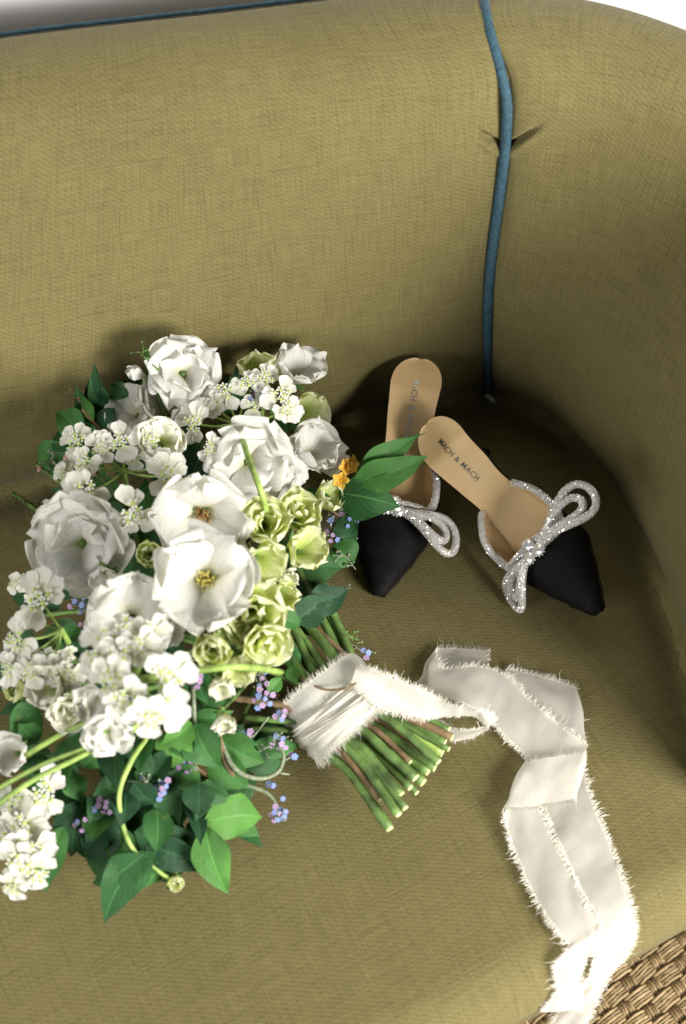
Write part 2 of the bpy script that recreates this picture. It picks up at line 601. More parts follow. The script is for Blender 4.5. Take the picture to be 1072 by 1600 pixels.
me, bv = panel(warp_sta(BOT, 1), warp_sta(TOP, 1), 1, [(0.845, 1.05, 0.020, 0.011)])
link('backrest', me, sofa)
me, av = panel(warp_sta(ABOT, -1), warp_sta(ATOP, -1), -1, [(0.845, 0.95, 0.028, 0.008)])
link('arm', me, sofa)
n_row = NV + NR
seam_pts = [Vector(bv[(159) * n_row + j]) for j in range(4, n_row - 4, 4)]
seam_pts2 = [Vector(av[j]) for j in range(4, n_row - 4, 4)]
sp = [(a + b) * .5 for a, b in zip(seam_pts, seam_pts2)]
nflat = NV // 4 - 1
for it in range(16):
    lim = nflat - 1 if it > 2 else len(sp) - 1
    sp = [sp[0]] + [(sp[i - 1] + sp[i] * 2 + sp[i + 1]) * .25 if i < lim else sp[i] for i in range(1, len(sp) - 1)] + [sp[-1]]
toward = Vector((-0.32, -0.85, 0.25)).normalized()
mb = MB()
pp = []
for i, p in enumerate(sp):
    # over the rolled top the piping stands off radially from the roll
    k = max(0.0, (i - nflat) * 4 / NR) * R(175)
    out = Vector((-.12, -math.cos(k), math.sin(k) + .25 * math.cos(k))).normalized()
    pp.append(p + out * (0.0058 + 0.0030 * sstep(nflat * .8, nflat, i)))
for _ in range(2):
    pp = [pp[0]] + [(pp[i - 1] + pp[i] * 2 + pp[i + 1]) * .25 for i in range(1, len(pp) - 1)] + [pp[-1]]
mb.tube(catmull(pp, 130), 0.0047, 12)
link('piping', mb.mesh(M_PIPE), sofa)
# piping along the back's rear upper edge
rear = [Vector(bv[i * n_row + NV + 20]) + Vector((0, .004, .003)) for i in range(0, 160, 4)]
mb = MB()
mb.tube(rear, 0.0019, 8)
link('piping', mb.mesh(M_PIPE), sofa)
# arm front
lastrow = [Vector(av[149 * n_row + j]) for j in range(0, n_row, 6)]
mb = MB()
vv = lastrow + [p + Vector((0.10, -0.01, 0)) for p in lastrow]
k = len(lastrow)
mb.add(vv, [(i, i + 1, i + 1 + k, i + k) for i in range(k - 1)], [(p.x + p.y, p.z) for p in vv])
link('arm_front', mb.mesh(M_FAB), sofa)

# seat: u runs along the front edge, d inward from it
FA, FB = P(1056, 1452, -.035), P(925, 1527, -.035)
FA.z = FB.z = 0
UD = (FA - FB).normalized()
DN = Vector((-UD.y, UD.x, 0))
RF = 0.045


def seat_xyz(u, t):
    """t = path length: negative hangs down the front, positive lies on the seat"""
    q = RF * math.pi / 2
    if t > q:
        d, z = RF + (t - q), 0
    elif t > 0:
        a = t / RF
        d, z = RF * (1 - math.cos(a)), -RF * (1 - math.sin(a))
    else:
        d, z = 0.55 * -t * sstep(0, .1, -t), -RF + t
    p = FA + UD * u + DN * d
    return Vector((p.x, p.y, z))


def seat_dip(x, y):
    # the cushion rolls down a little where it meets the back and the arm
    dmin = 1
    for c in (BOT, ABOT):
        for i in range(0, len(c), 5):
            e = (c[i].x - x) ** 2 + (c[i].y - y) ** 2
            if e < dmin:
                dmin = e
    dmin = math.sqrt(dmin)
    return -0.016 * math.exp(-(dmin / 0.022) ** 1.5)


def seat_z(x, y):
    d = (Vector((x, y, 0)) - FA).dot(DN)
    if d < 0:
        return -RF
    if d < RF:
        return -RF + math.sqrt(max(0, RF ** 2 - (RF - d) ** 2))
    return 0.0


us = np.linspace(-1.05, 0.50, 150)
ts = list(np.linspace(-0.36, 0, 14)[:-1]) + list(np.linspace(0, RF * math.pi / 2, 14)[:-1]) + list(np.linspace(RF * math.pi / 2, 0.95, 110))
verts, uvs = [], []
for u in us:
    for t in ts:
        p = seat_xyz(u, t)
        if t > 0.05:
            p.z += seat_dip(p.x, p.y) + mnoise.noise(p * 7) * 0.0022 * sstep(.05, .15, t)
        verts.append(p)
        uvs.append((u, t))
link('seat', mk(verts, gridfaces(len(us), len(ts)), M_FAB, uvs), sofa)
# pale bit of stitching tape poking out at the foot of the seam
mb = MB()
a = P(757, 617, 0.006)
b_ = P(774, 630, 0.004)
mb.tube(catmull([a, a.lerp(b_, .5) + Vector((0, -.001, .003)), b_], 10), [.0008, .0014, .002, .0022, .002, .0022, .002, .0016, .0012, .0006], 6, flat=0.5)
link('stitching_tape', mb.mesh(simple_mat('pale_tape', (0.45, 0.47, 0.40), 0.7)), sofa)

# ------------------------------------------------------------------ rug below the front edge
rug = link('rug', mk([(-0.8, -1.2, FLOOR_Z - .004), (1.2, -1.2, FLOOR_Z - .004), (1.2, 0.0, FLOOR_Z - .004), (-0.8, 0.0, FLOOR_Z - .004)], [(0, 1, 2, 3)], simple_mat('rug_shade', (0.16, 0.10, 0.05), 0.9), None, False))
rug['label'] = 'chunky woven straw coloured jute rug on the floor below the seat'
rug['category'] = 'rug'


def cord_block(nc, ln, wd, seed):
    rnd = random.Random(seed)
    mb = MB()
    for c in range(nc):
        y = (c - (nc - 1) / 2) * wd / nc
        r = wd / nc * 0.56
        pts, rr = [], []
        for k in range(7):
            t = k / 6 - .5
            pts.append((t * ln, y + rnd.uniform(-1, 1) * r * .25, 0.007 - 0.030 * t * t + rnd.uniform(-1, 1) * .0006))
            rr.append(r * rnd.uniform(.85, 1.1))
        mb.tube(pts, rr, 6, cap=False)
    return mb.mesh(M_JUTE)


LONG = [cord_block(5, 0.031, 0.0165, s) for s in range(5)]
SHRT = [cord_block(4, 0.0215, 0.0140, s + 9) for s in range(5)]
rr_ = random.Random(3)
ra = R(36)
ex = Vector((math.cos(ra), math.sin(ra), 0))
ey = Vector((-math.sin(ra), math.cos(ra), 0))
RC = P(1000, 1560, FLOOR_Z)
for i in range(-15, 16):
    for j in range(-17, 18):
        c = RC + ex * ((i + (j % 2) * .5) * 0.0395) + ey * (j * 0.0175)
        v = c - CAM
        kx, ky = 536 + FPX * v.dot(RT) / v.dot(FW), 800 - FPX * v.dot(UP) / v.dot(FW)
        if not (730 < kx < 1120 and 1400 < ky < 1650) or ky < 1452 + (1056 - kx) * .57 - 90:
            continue
        for (lib, dx, ang) in ((LONG, 0, 0), (SHRT, 0.01975, R(84))):
            M = Matrix.Translation(c + ex * dx + Vector((0, 0, -.001 if lib is SHRT else 0.0015))) @ Matrix.Rotation(ra + ang + rr_.uniform(-.08, .08), 4, 'Z')
            link('strand', rr_.choice(lib), rug, M)

# ------------------------------------------------------------------ shoes
SL = 0.218


def lerp_tab(tab, s):
    if s <= tab[0][0]:
        return tab[0][1]
    for (a, x), (b, y) in zip(tab, tab[1:]):
        if s <= b:
            t = (s - a) / (b - a)
            t = t * t * (3 - 2 * t) * .5 + t * .5
            return x + (y - x) * t
    return tab[-1][1]


T_BED = [(0, .0865), (.14, .081), (.30, .061), (.48, .030), (.60, .012), (.70, .0065), (1, .0055)]
T_WID = [(0.0, .0), (.012, .0095), (.035, .0165), (.07, .0215), (.13, .0242), (.22, .0225), (.36, .0195), (.50, .0245), (.62, .0335), (.70, .0345), (.80, .0262), (.90, .0163), (.97, .0088), (.99, .0060), (1.0, .003)]
T_UPW = [(.38, .0335), (.50, .0385), (.62, .0405), (.70, .0380), (.80, .0285), (.90, .0178), (.97, .0098), (.99, .0068), (1.0, .0035)]
T_HGT = [(.38, .060), (.55, .057), (.64, .046), (.76, .031), (.88, .0185), (.96, .0120), (.99, .0085), (1, .004)]


def bed(s):
    return lerp_tab(T_BED, s)


def wid(s):
    if s < .13:
        return .0242 * math.sqrt(max(0.0, 1 - ((.13 - s) / .13) ** 2.3))
    return lerp_tab(T_WID, s)


def s_top(v):
    return 0.665 - 0.045 * v * v - 0.225 * sstep(.50, 1.0, abs(v)) ** 1.25


def upper_pt(s, v, inset=0.0):
    """v -1..1 across the foot from side to side"""
    a = abs(v) * math.pi / 2
    W = lerp_tab(T_UPW, s) - inset
    H = lerp_tab(T_HGT, s) - inset
    pinch = max(0, (W + inset - wid(s)) / max(W, 1e-5)) * sstep(.72, 1.0, abs(v))
    y = math.copysign(W * math.sin(a) ** 0.92 * (1 - pinch), v)
    z = bed(s) - .001 + H * max(0, math.cos(a)) ** 0.80 + 0.0008
    return Vector((s * SL, y, z))


def make_upper(inset):
    NU, NVv = 30, 41
    v = []
    for i in range(NU):
        for j in range(NVv):
            vv = -1 + 2 * j / (NVv - 1)
            s0 = s_top(vv)
            u = i / (NU - 1)
            v.append(upper_pt(s0 + ((1 if not inset else .95) - s0) * u, vv, inset))
    return v, gridfaces(NU, NVv)


def crystal_tube(mb, path, r, seed, per=9, gap=0.0017, size=0.00105):
    rnd = random.Random(seed)
    path = [Vector(p) for p in path]
    mb.tube(path, r * 0.93, 8, mi=0)
    seg = [(path[i + 1] - path[i]).length for i in range(len(path) - 1)]
    tot = sum(seg)
    nring = max(3, int(tot / gap))
    i, acc = 0, 0.0
    ref = None
    for q in range(nring + 1):
        d = tot * q / nring
        while i < len(seg) - 1 and acc + seg[i] < d:
            acc += seg[i]
            i += 1
        t = (d - acc) / max(seg[i], 1e-9)
        p = path[i].lerp(path[i + 1], min(1, t))
        T = (path[i + 1] - path[i]).normalized()
        ref = T.orthogonal().normalized() if ref is None else (ref - T * ref.dot(T)).normalized()
        bb = T.cross(ref)
        for k in range(per):
            a = 2 * math.pi * (k + (q % 2) * .5) / per
            n = ref * math.cos(a) + bb * math.sin(a)
            tg = T.cross(n)
            c = p + n * r
            n2 = (n + T * rnd.uniform(-.35, .35) + tg * rnd.uniform(-.35, .35)).normalized()
            e1 = T - n2 * T.dot(n2)
            e1.normalize()
            e2 = n2.cross(e1)
            sz = size * rnd.uniform(.85, 1.1)
            vs_ = [c + n2 * sz * .75]
            for m_ in range(4):
                an = m_ * math.pi / 2 + math.pi / 4
                vs_.append(c + (e1 * math.cos(an) + e2 * math.sin(an)) * sz)
            mb.add(vs_, [(0, 1, 2), (0, 2, 3), (0, 3, 4), (0, 4, 1)], None, 1)


def text_on(fn, string, s_from, s_to, height, side, mat):
    """lettering that follows the insole; fn(x, y) -> local point; runs from s_from to s_to"""
    cu = bpy.data.curves.new('t', 'FONT')
    cu.body = string
    cu.size = 1.0
    cu.space_character = 1.12
    cu.align_x = 'CENTER'
    cu.align_y = 'CENTER'
    cu.resolution_u = 3
    cu.offset = 0.003
    to = bpy.data.objects.new('t', cu)
    COL.objects.link(to)
    bpy.context.view_layer.update()
    me = bpy.data.meshes.new_from_object(to.evaluated_get(bpy.context.evaluated_depsgraph_get()))
    bpy.data.objects.remove(to)
    xs = [v.co.x for v in me.vertices]
    ys = [v.co.y for v in me.vertices]
    x0, x1, y0, y1 = min(xs), max(xs), min(ys), max(ys)
    for v in me.vertices:
        s = s_from + (s_to - s_from) * (v.co.x - x0) / (x1 - x0)
        y = ((v.co.y - y0) / (y1 - y0) - .5) * height * side
        v.co = fn(s, y)
    me.materials.clear()
    me.materials.append(mat)
    me.update()
    return me


def insole_pt(s, y, lift=0.0):
    # slight cupping at the heel and the ball
    w_ = max(wid(s), .004)
    return Vector((s * SL, y, bed(s) + lift + 0.0022 * (y / w_) ** 2))


def make_shoe(label, M, ink, seed, text_flip, loops):
    root = thing('shoe', label, 'shoe', M.translation, 'pair of black bow mules')
    # insole
    NS, NW = 60, 13
    ss = [(i / (NS - 1)) for i in range(NS)]
    ss = [s * s * (1 - .0) * .3 + s * .7 if s < .5 else s for s in ss]
    ss = [min(x, .985) for x in ss]
    ss = sorted(set([0, .002, .005, .009, .014, .02, .027, .035, .044, .054, .065, .077] + [x for x in ss if x > .08]))
    v = []
    for s in ss:
        for j in range(NW):
            v.append(insole_pt(s, wid(s) * (-1 + 2 * j / (NW - 1)) * .985))
    ins = link('insole', mk(v, gridfaces(len(ss), NW), M_INSOLE), root, M)
    # sole slab under it: side walls and bottom
    v = []
    ring = [-1, -.98, -.5, 0, .5, .98, 1]
    for s in ss:
        w_ = wid(s) * 1.02
        th = 0.0040 if s > .55 else 0.0055
        sec = [(-w_, insole_pt(s, -w_).z - .0002), (-w_, bed(s) - th * .5), (-w_ * .8, bed(s) - th), (0, bed(s) - th), (w_ * .8, bed(s) - th), (w_, bed(s) - th * .5), (w_, insole_pt(s, w_).z - .0002)]
        for y, z in sec:
            v.append((s * SL, y, z))
    link('sole', mk(v, gridfaces(len(ss), 7), M_SOLE), root, M)
    # heel: slim curved stiletto
    mbh = MB()
    v = []
    lev = 12
    for i in range(lev):
        t = i / (lev - 1)
        z = (bed(0.10) - .004) * (1 - t) + 0.0 * t
        cx = 0.026 * (1 - t) ** 1.6 + 0.016
        rx = 0.0045 + 0.0200 * (1 - t) ** 2.4
        ry = 0.0042 + 0.0175 * (1 - t) ** 2.4
        for k_ in range(14):
            a = 2 * math.pi * k_ / 14
            zz = z
            zz = min(z, bed(max(0.01, (cx + rx * math.cos(a)) / SL)) - .0045)
            v.append((cx + rx * math.cos(a), ry * math.sin(a), zz))
    mbh.add(v, gridfaces(lev, 14, 0, True) + [tuple((lev - 1) * 14 + q for q in range(14))])
    link('heel', mbh.mesh(M_SUEDE), root, M)
    # upper and its lining
    v, f = make_upper(0)
    up = link('upper', mk(v, f, M_SUEDE), root, M)
    v, f = make_upper(0.0016)
    link('lining', mk(v, f, M_INSOLE), up, M)
    # crystal trim round the opening
    path = []
    for j in range(61):
        vv = -0.985 + 1.97 * j / 60
        path.append(upper_pt(s_top(vv), vv) + Vector((-.0006, 0, .0012)))
    mbt = MB()
    crystal_tube(mbt, path, 0.0027, seed)
    # a second row beside it over the instep
    path2 = []
    for j in range(41):
        vv = -0.80 + 1.60 * j / 40
        k_ = (1 - abs(vv) / .80)
        path2.append(upper_pt(min(1, s_top(vv) + .012 + .014 * sstep(0, .5, k_)), vv) + Vector((0, 0, .0016)))
    crystal_tube(mbt, path2, 0.0028, seed + 1)
    link('crystal_trim', mbt.mesh([M_SETTING, M_CRYS], False), root, M)
    # bow
    g0 = upper_pt(s_top(0) + 0.030, 0)
    for side, (reach, wide, fwd, drop, lift) in loops.items():
        for (k_, sc_, wsc) in ((0, 1.0, 1.0), (1, 0.83, 0.52)):
            pts = []
            for q in range(33):
                t = q / 32
                ang = t * 2 * math.pi
                # teardrop: starts and ends by the stones
                rad = math.sin(t * math.pi)
                lat = math.sin(t * math.pi) ** .9
                x = wide * wsc * math.sin(ang) * lat ** .7 * -1.15 + fwd * lat * sc_
                y = side * (0.006 + reach * sc_ * lat)
                z = 0.006 + lift * math.sin(lat * math.pi * .8) - drop * (lat * sc_) ** 1.6 + (0.0006 if k_ else 0)
                pts.append(g0 + Vector((x, y, z)))
            mbb = MB()
            crystal_tube(mbb, pts, 0.0030, seed + 5 + k_ + (side > 0) * 3)
            link('bow_loop', mbb.mesh([M_SETTING, M_CRYS], False), root, M)
    # three round stones at the knot
    for (dx, dy, rad) in ((-.0062, .0005, .0060), (.0036, -.0056, .0060), (.0040, .0060, .0060)):
        c = g0 + Vector((dx, dy, 0.0110))
        mbg = MB()
        rings = [(0.42, .0026), (.78, .0017), (1.0, 0.0), (.8, -.002), (.2, -.004)]
        v = []
        for ri, (rf, dz) in enumerate(rings):
            for q in range(10):
                a = 2 * math.pi * (q + .5 * (ri % 2)) / 10
                v.append(c + Vector((rad * rf * math.cos(a), rad * rf * math.sin(a), dz)))
        fs = gridfaces(len(rings), 10, 0, True) + [tuple(range(9, -1, -1))]
        mbg.add(v, fs)
        stone = link('stone', mbg.mesh(M_GEM, False), root, M)
        mbs = MB()
        for q in range(12):
            a = 2 * math.pi * q / 12
            mbs.ball(c + Vector((math.cos(a), math.sin(a), 0)) * rad * 1.04 + Vector((0, 0, -.0006)), .0008, 0, 5, 3)
        link('setting', mbs.mesh(M_SETTING), stone, M)
    tm = text_on(lambda s, y: insole_pt(s, y, .0005), 'MACH & MACH', *text_flip, ink)
    link('lettering', tm, ins, M)
    return root


# left shoe stands upright, toe towards the viewer
heelL, toeL = P(658, 560, .088), P(592, 923, .008)
fL = Vector((toeL.x - heelL.x, toeL.y - heelL.y, 0)).normalized()
ML = Matrix.Translation((heelL.x, heelL.y, 0.0)) @ Matrix.Rotation(math.atan2(fL.y, fL.x), 4, 'Z')
make_shoe('black pointed mule standing upright, partly covered by the bouquet leaves', ML, M_SILVER, 11, (.105, .33, .0054, 1),
          {1: (.056, .017, .018, .018, .006), -1: (.050, .016, .014, .020, .006)})
# right shoe leans over on its side, heel swung away behind it
yaw = R(-62.5)
roll = R(44)
MR = Matrix.Translation((0.1300, 0.066, 0.0240)) @ Matrix.Rotation(yaw, 4, 'Z') @ Matrix.Rotation(roll, 4, 'X')
make_shoe('black pointed mule tipped on its side by the sofa arm, full crystal bow showing', MR, M_DARKINK, 23, (.095, .30, .0054, 1),
          {1: (.068, .017, -.004, .010, .012), -1: (.048, .014, .012, .026, .004)})

# ------------------------------------------------------------------ bouquet
TIE = P(527, 1108, 0.036)
HEADS = P(420, 950, 0.070)
ENDS = P(652, 1222, 0.030)
bouquet = thing('bouquet', 'loose hand tied bouquet of white and lime flowers with green leaves', 'bouquet', (TIE.x, TIE.y, 0))


def z_back(px, py):
    """height at which the view ray of this pixel meets the backrest"""
    d = ray(px, py)
    # y = .124 + .2533 (x - .141) + .16 z
    den = d.y - .2533 * d.x - .16 * d.z
    t = (.124 + .2533 * (CAM.x - .141) + .16 * CAM.z - CAM.y) / den
    return CAM.z + d.z * t


def dome(px, py):
    q = 1 - ((px - 260) / 320) ** 2 - ((py - 930) / 440) ** 2
    return 0.035 + 0.115 * math.sqrt(max(0, q))


def zz(px, py, dz=0.0, r=0.0):
    return max(dome(px, py) + dz, z_back(px, py) + 0.018 + r * .8, 0.012)


def petal_grid(L, W, th0, th1, cup, ruff, rnd, nu=9, nv=9, notch=0.0, point=0.0, r0=0.0015):
    ph = [rnd.uniform(0, 6.28) for _ in range(6)]
    k1, k2 = rnd.uniform(2.2, 3.6), rnd.uniform(4.5, 6.5)
    v, uv = [], []
    r, z = r0, 0.0
    prev = 0
    prof = []
    for i in range(nu):
        u = 1 - (1 - i / (nu - 1)) ** 1.7
        th = th0 + (th1 - th0) * u ** 1.1
        if i:
            ds = L * (u - prev)
            r += math.sin(th) * ds
            z += math.cos(th) * ds
        prev = u
        prof.append((r, z, th, u))
    for (r, z, th, u) in prof:
        if point:
            hw = W * (math.sin(math.pi * min(1, u ** .8)) ** .8 * (1 - point * .0) + .06 * (1 - u))
        else:
            hw = W * (0.20 + 0.80 * min(1, u / .62) ** .85)
            if u > .6:
                hw *= math.sqrt(max(0.0, 1 - ((u - .6) / .40) ** 2.4 * .95))
        for j in range(nv):
            s = -1 + 2 * j / (nv - 1)
            edge = abs(s) ** 2
            # rounded, slightly scalloped outer edge
            back = L * (.10 * s * s * u ** 3 + ruff * .07 * u ** 3 * math.sin(k2 * s + ph[0]) + notch * math.exp(-(s / .22) ** 2) * u ** 4)
            rr_, z_ = r - math.sin(th) * back, z - math.cos(th) * back
            t = s * hw * (1 + ruff * .10 * u * math.sin(7 * u + ph[1] + s))
            nd = cup * hw * (s * s - .15) + ruff * L * (.13 * u * u * math.sin(k1 * s + ph[2]) + .09 * u ** 2 * edge * math.sin(9 * u + ph[3] + 2 * s) + .05 * u ** 3 * math.sin(k2 * 1.4 * s + ph[4]))
            # inward normal: towards the axis and up
            nx, nz = -math.cos(th), math.sin(th)
            v.append(Vector((rr_ + nx * nd, t, z_ + nz * nd)))
            uv.append((s * .5 + .5, u))
    return v, uv, gridfaces(nu, nv)


def flower(name, label, px, py, rpx, kind, face=(0, 0), mat=None, seed=0, dz=0.0, z=None, spin=None, stam=None, sq=1.0):
    rnd = random.Random(seed * 7 + 1)
    mat = mat or M_WHITE
    zc = zz(px, py, dz, rpx / 1650) if z is None else z
    c = P(px, py, zc)
    rad = rpx / FPX * dist_at(c)
    n = (-FW + RT * face[0] + UP * face[1]).normalized()
    Rm = frame_from(n, rnd.uniform(0, 6.28) if spin is None else spin).to_4x4()
    lay = {
        'open': [(5, 1.08, .80, 34, 80, .02, .95), (2, .95, .62, 26, 66, .1, 1.1)],
        'five': [(5, 1.05, .74, 28, 80, .12, .6), (3, .9, .6, 50, 95, .1, .6)],
        'double': [(6, 1.05, .64, 45, 98, .10, .7), (6, .92, .60, 28, 70, .25, .8), (5, .72, .46, 12, 46, .35, .9)],
        'ruffle': [(5, 1.08, .82, 54, 92, .05, 1.0), (4, .94, .74, 36, 80, .06, 1.25), (3, .74, .56, 20, 62, .12, 1.4)],
        'cup': [(4, 1.45, .66, 34, 14, .42, .6), (3, 1.35, .62, 26, 30, .38, .8)],
        'cupopen': [(4, 1.25, .70, 40, 44, .30, .7), (4, 1.12, .66, 26, 52, .30, .9)],
        'bud': [(4, 1.5, .62, 30, -16, .55, .3), (3, 1.35, .5, 18, -8, .5, .3)],
        'parrot': [(5, 1.15, .62, 54, 44, .30, .6), (4, 1.0, .54, 34, 30, .40, .7), (3, .8, .38, 12, 12, .4, .8)],
        'globe': [(6, 1.2, .60, 74, -18, .35, .35), (5, 1.0, .50, 45, -6, .45, .5), (3, .7, .34, 20, 8, .5, .6)],
    }[kind]
    back = {'open': .30, 'five': .30, 'double': .30, 'ruffle': .35, 'cup': .70, 'cupopen': .55, 'bud': .75, 'parrot': .5, 'globe': .35}[kind]
    M = Matrix.Translation(c - n * rad * back) @ Rm @ Matrix.Scale(sq, 4, (1, 0, 0))
    # core: receptacle, sepals, stamens
    mb = MB()
    mb.ball((0, 0, -rad * .02), rad * .13, 0, 8, 5, (1, 1, 1.2))
    for k in range(5):
        a = k * 2 * math.pi / 5 + .3
        v, uv, f = petal_grid(rad * .55, rad * .13, R(70), R(100), .2, .2, rnd, 5, 5, point=1)
        ca, sa = math.cos(a), math.sin(a)
        mb.add([(p.x * ca - p.y * sa, p.x * sa + p.y * ca, p.z - rad * .03) for p in v], f, uv, 0)
    mats = [M_STEM, stam or M_STAMY]
    if stam is not None:
        for k in range(46):
            a, t = rnd.uniform(0, 6.28), math.sqrt(rnd.random()) * R(34)
            L = rad * rnd.uniform(.24, .36)
            tip = Vector((math.sin(t) * math.cos(a), math.sin(t) * math.sin(a), math.cos(t))) * L
            mb.tube([(0, 0, 0), tip * .6, tip], rad * .006, 4, 1, False)
            mb.ball(tip, rad * .024, 1, 5, 3)
    core = link(name, mb.mesh(mats), bouquet, M)
    if label:
        core['label'] = label
    for li, (cnt, lf, wf, t0, t1, cup, ruff) in enumerate(lay):
        for k in range(cnt):
            a = 2 * math.pi * (k + li * .5) / cnt + rnd.uniform(-.16, .16) * (1 + 2 * li)
            v, uv, f = petal_grid(rad * lf * rnd.uniform(.92, 1.06), rad * wf * rnd.uniform(.9, 1.1), R(t0 + rnd.uniform(-7, 7)), R(t1 + rnd.uniform(-9, 9)), cup, ruff, rnd, 15, 15,
                                  notch=rnd.uniform(-.02, .06), r0=rad * .05)
            link('petal', mk(v, f, mat, uv), core, M @ Matrix.Rotation(a, 4, 'Z'))
    # hidden flower stalk towards the tie
    c0 = M.translation
    mid = c0.lerp(HEADS, .5)
    mid.z = min(c0.z, HEADS.z) - .012
    if kind not in ('bud',) or True:
        STALKS.append([c0, c0 - n * rad * .25, mid, HEADS.lerp(TIE, .2)])
    return core


STALKS = []
W = 'white_rose'
flower(W, 'ruffled double white bloom at the top of the bouquet', 287, 580, 56, 'ruffle', (.2, .15), seed=1, dz=.01)
flower('white_bud', 'small pale closed bud', 213, 583, 24, 'bud', (-1.6, .5), seed=2)
flower(W, 'broad white bloom seen from the side, petals spread', 208, 645, 50, 'five', (-.7, .5), seed=3, dz=.005)
flower(W, None, 262, 632, 60, 'cupopen', (.1, .75), seed=33, dz=.015)
flower(W, None, 252, 690, 44, 'cupopen', (.25, .2), M_CREAM, seed=34, dz=.03)
flower(W, 'crinkled white bloom turned away beside the lime flowers', 466, 577, 50, 'cupopen', (.5, .9), seed=4, dz=.0)
flower(W, 'ruffled double white bloom behind the lace flower stalk', 392, 722, 68, 'ruffle', (.3, -.1), seed=5, dz=.022)
flower(W, 'cupped white bloom next to the tan shoe insole', 492, 706, 54, 'cupopen', (.45, .55), seed=6, dz=.012)
flower(W, 'open white rose with brown stamens', 316, 806, 82, 'open', (.02, -.35), seed=7, dz=.024, stam=M_STAM, spin=.4)
flower(W, 'largest open white rose with yellow stamens', 320, 906, 88, 'open', (-.12, -.02), seed=8, dz=.046, stam=M_STAMY, spin=1.1)
flower(W, 'ruffled white bloom at the bouquet edge over the seat seam', 124, 850, 76, 'ruffle', (-.05, -.05), seed=9, dz=.012)
flower(W, 'cupped white bloom behind the front lace flower', 205, 966, 82, 'cupopen', (.15, .1), seed=10, dz=.02)
flower(W, None, 152, 1098, 40, 'cupopen', (-.3, -.4), seed=12, dz=.012)
flower(W, None, 168, 1150, 38, 'ruffle', (.1, -.6), seed=13, dz=.01)
flower(W, None, 18, 1178, 40, 'cupopen', (-.4, .1), seed=14, dz=.01)
flower(W, None, 258, 985, 34, 'cupopen', (.3, -.6), seed=15, dz=.01)
flower(W, None, 165, 905, 32, 'cupopen', (.0, -.9), seed=16, dz=.0)
flower(W, None, 440, 745, 40, 'ruffle', (.4, -.5), seed=17, dz=.0)
G = 'lime_flower'
flower(G, 'round lime green bud between the white roses', 235, 866, 30, 'globe', (-.05, .1), M_GREEN, seed=21, dz=.018)
flower(G, None, 414, 815, 48, 'parrot', (.1, .35), M_GREEN, seed=22, dz=.018)
flower(G, None, 466, 800, 44, 'parrot', (.3, .6), M_GREEN, seed=23, dz=.008)
flower(G, None, 478, 858, 44, 'cupopen', (.7, .25), M_GREEN, seed=24, dz=.008, sq=.9)
flower(G, None, 410, 878, 46, 'cupopen', (.6, -.35), M_GREEN, seed=25, dz=.02)
flower(G, None, 396, 958, 66, 'parrot', (.15, -.2), M_GREEN, seed=26, dz=.022)
flower(G, None, 414, 1006, 50, 'parrot', (.4, -.5), M_GREEN, seed=27, dz=.018)
flower(G, None, 334, 1012, 42, 'globe', (-.1, -.35), M_GREEN, seed=28, dz=.02)
flower(G, None, 404, 580, 40, 'cup', (-.1, .8), M_GREEN, seed=29, dz=.0)
flower(G, None, 478, 646, 42, 'cupopen', (.7, -.25), M_GREEN, seed=30)
flower(G, None, 512, 778, 34, 'cup', (.8, .45), M_GREEN, seed=31, dz=-.01)
flower(G, None, 78, 1072, 44, 'cupopen', (-.5, .1), M_CREAM, seed=35, dz=.012)
flower(G, None, 108, 1112, 38, 'parrot', (-.1, -.3), M_CREAM, seed=36, dz=.014)
flower(G, None, 28, 1078, 30, 'globe', (-.5, .1), M_GREEN, seed=37, dz=-.01)
flower(G, None, 232, 690, 36, 'cup', (.1, -.8), M_CREAM, seed=38, dz=.005)
flower(G, None, 345, 1072, 30, 'cup', (.3, -.9), M_CREAM, seed=39, dz=-.01)
flower(G, None, 372, 1040, 36, 'cup', (.2, -.7), M_GREEN, seed=40, dz=.0)
flower(G, None, 360, 975, 36, 'parrot', (-.2, -.2), M_GREEN, seed=61, dz=.012)
flower(G, None, 440, 930, 34, 'cup', (.7, -.1), M_GREEN, seed=62, dz=.0)
flower(G, None, 350, 1128, 26, 'cup', (.3, -.9), M_CREAM, seed=63, dz=-.01)
flower(G, None, 447, 905, 24, 'cup', (.8, -.3), M_CREAM, seed=41, dz=-.015)


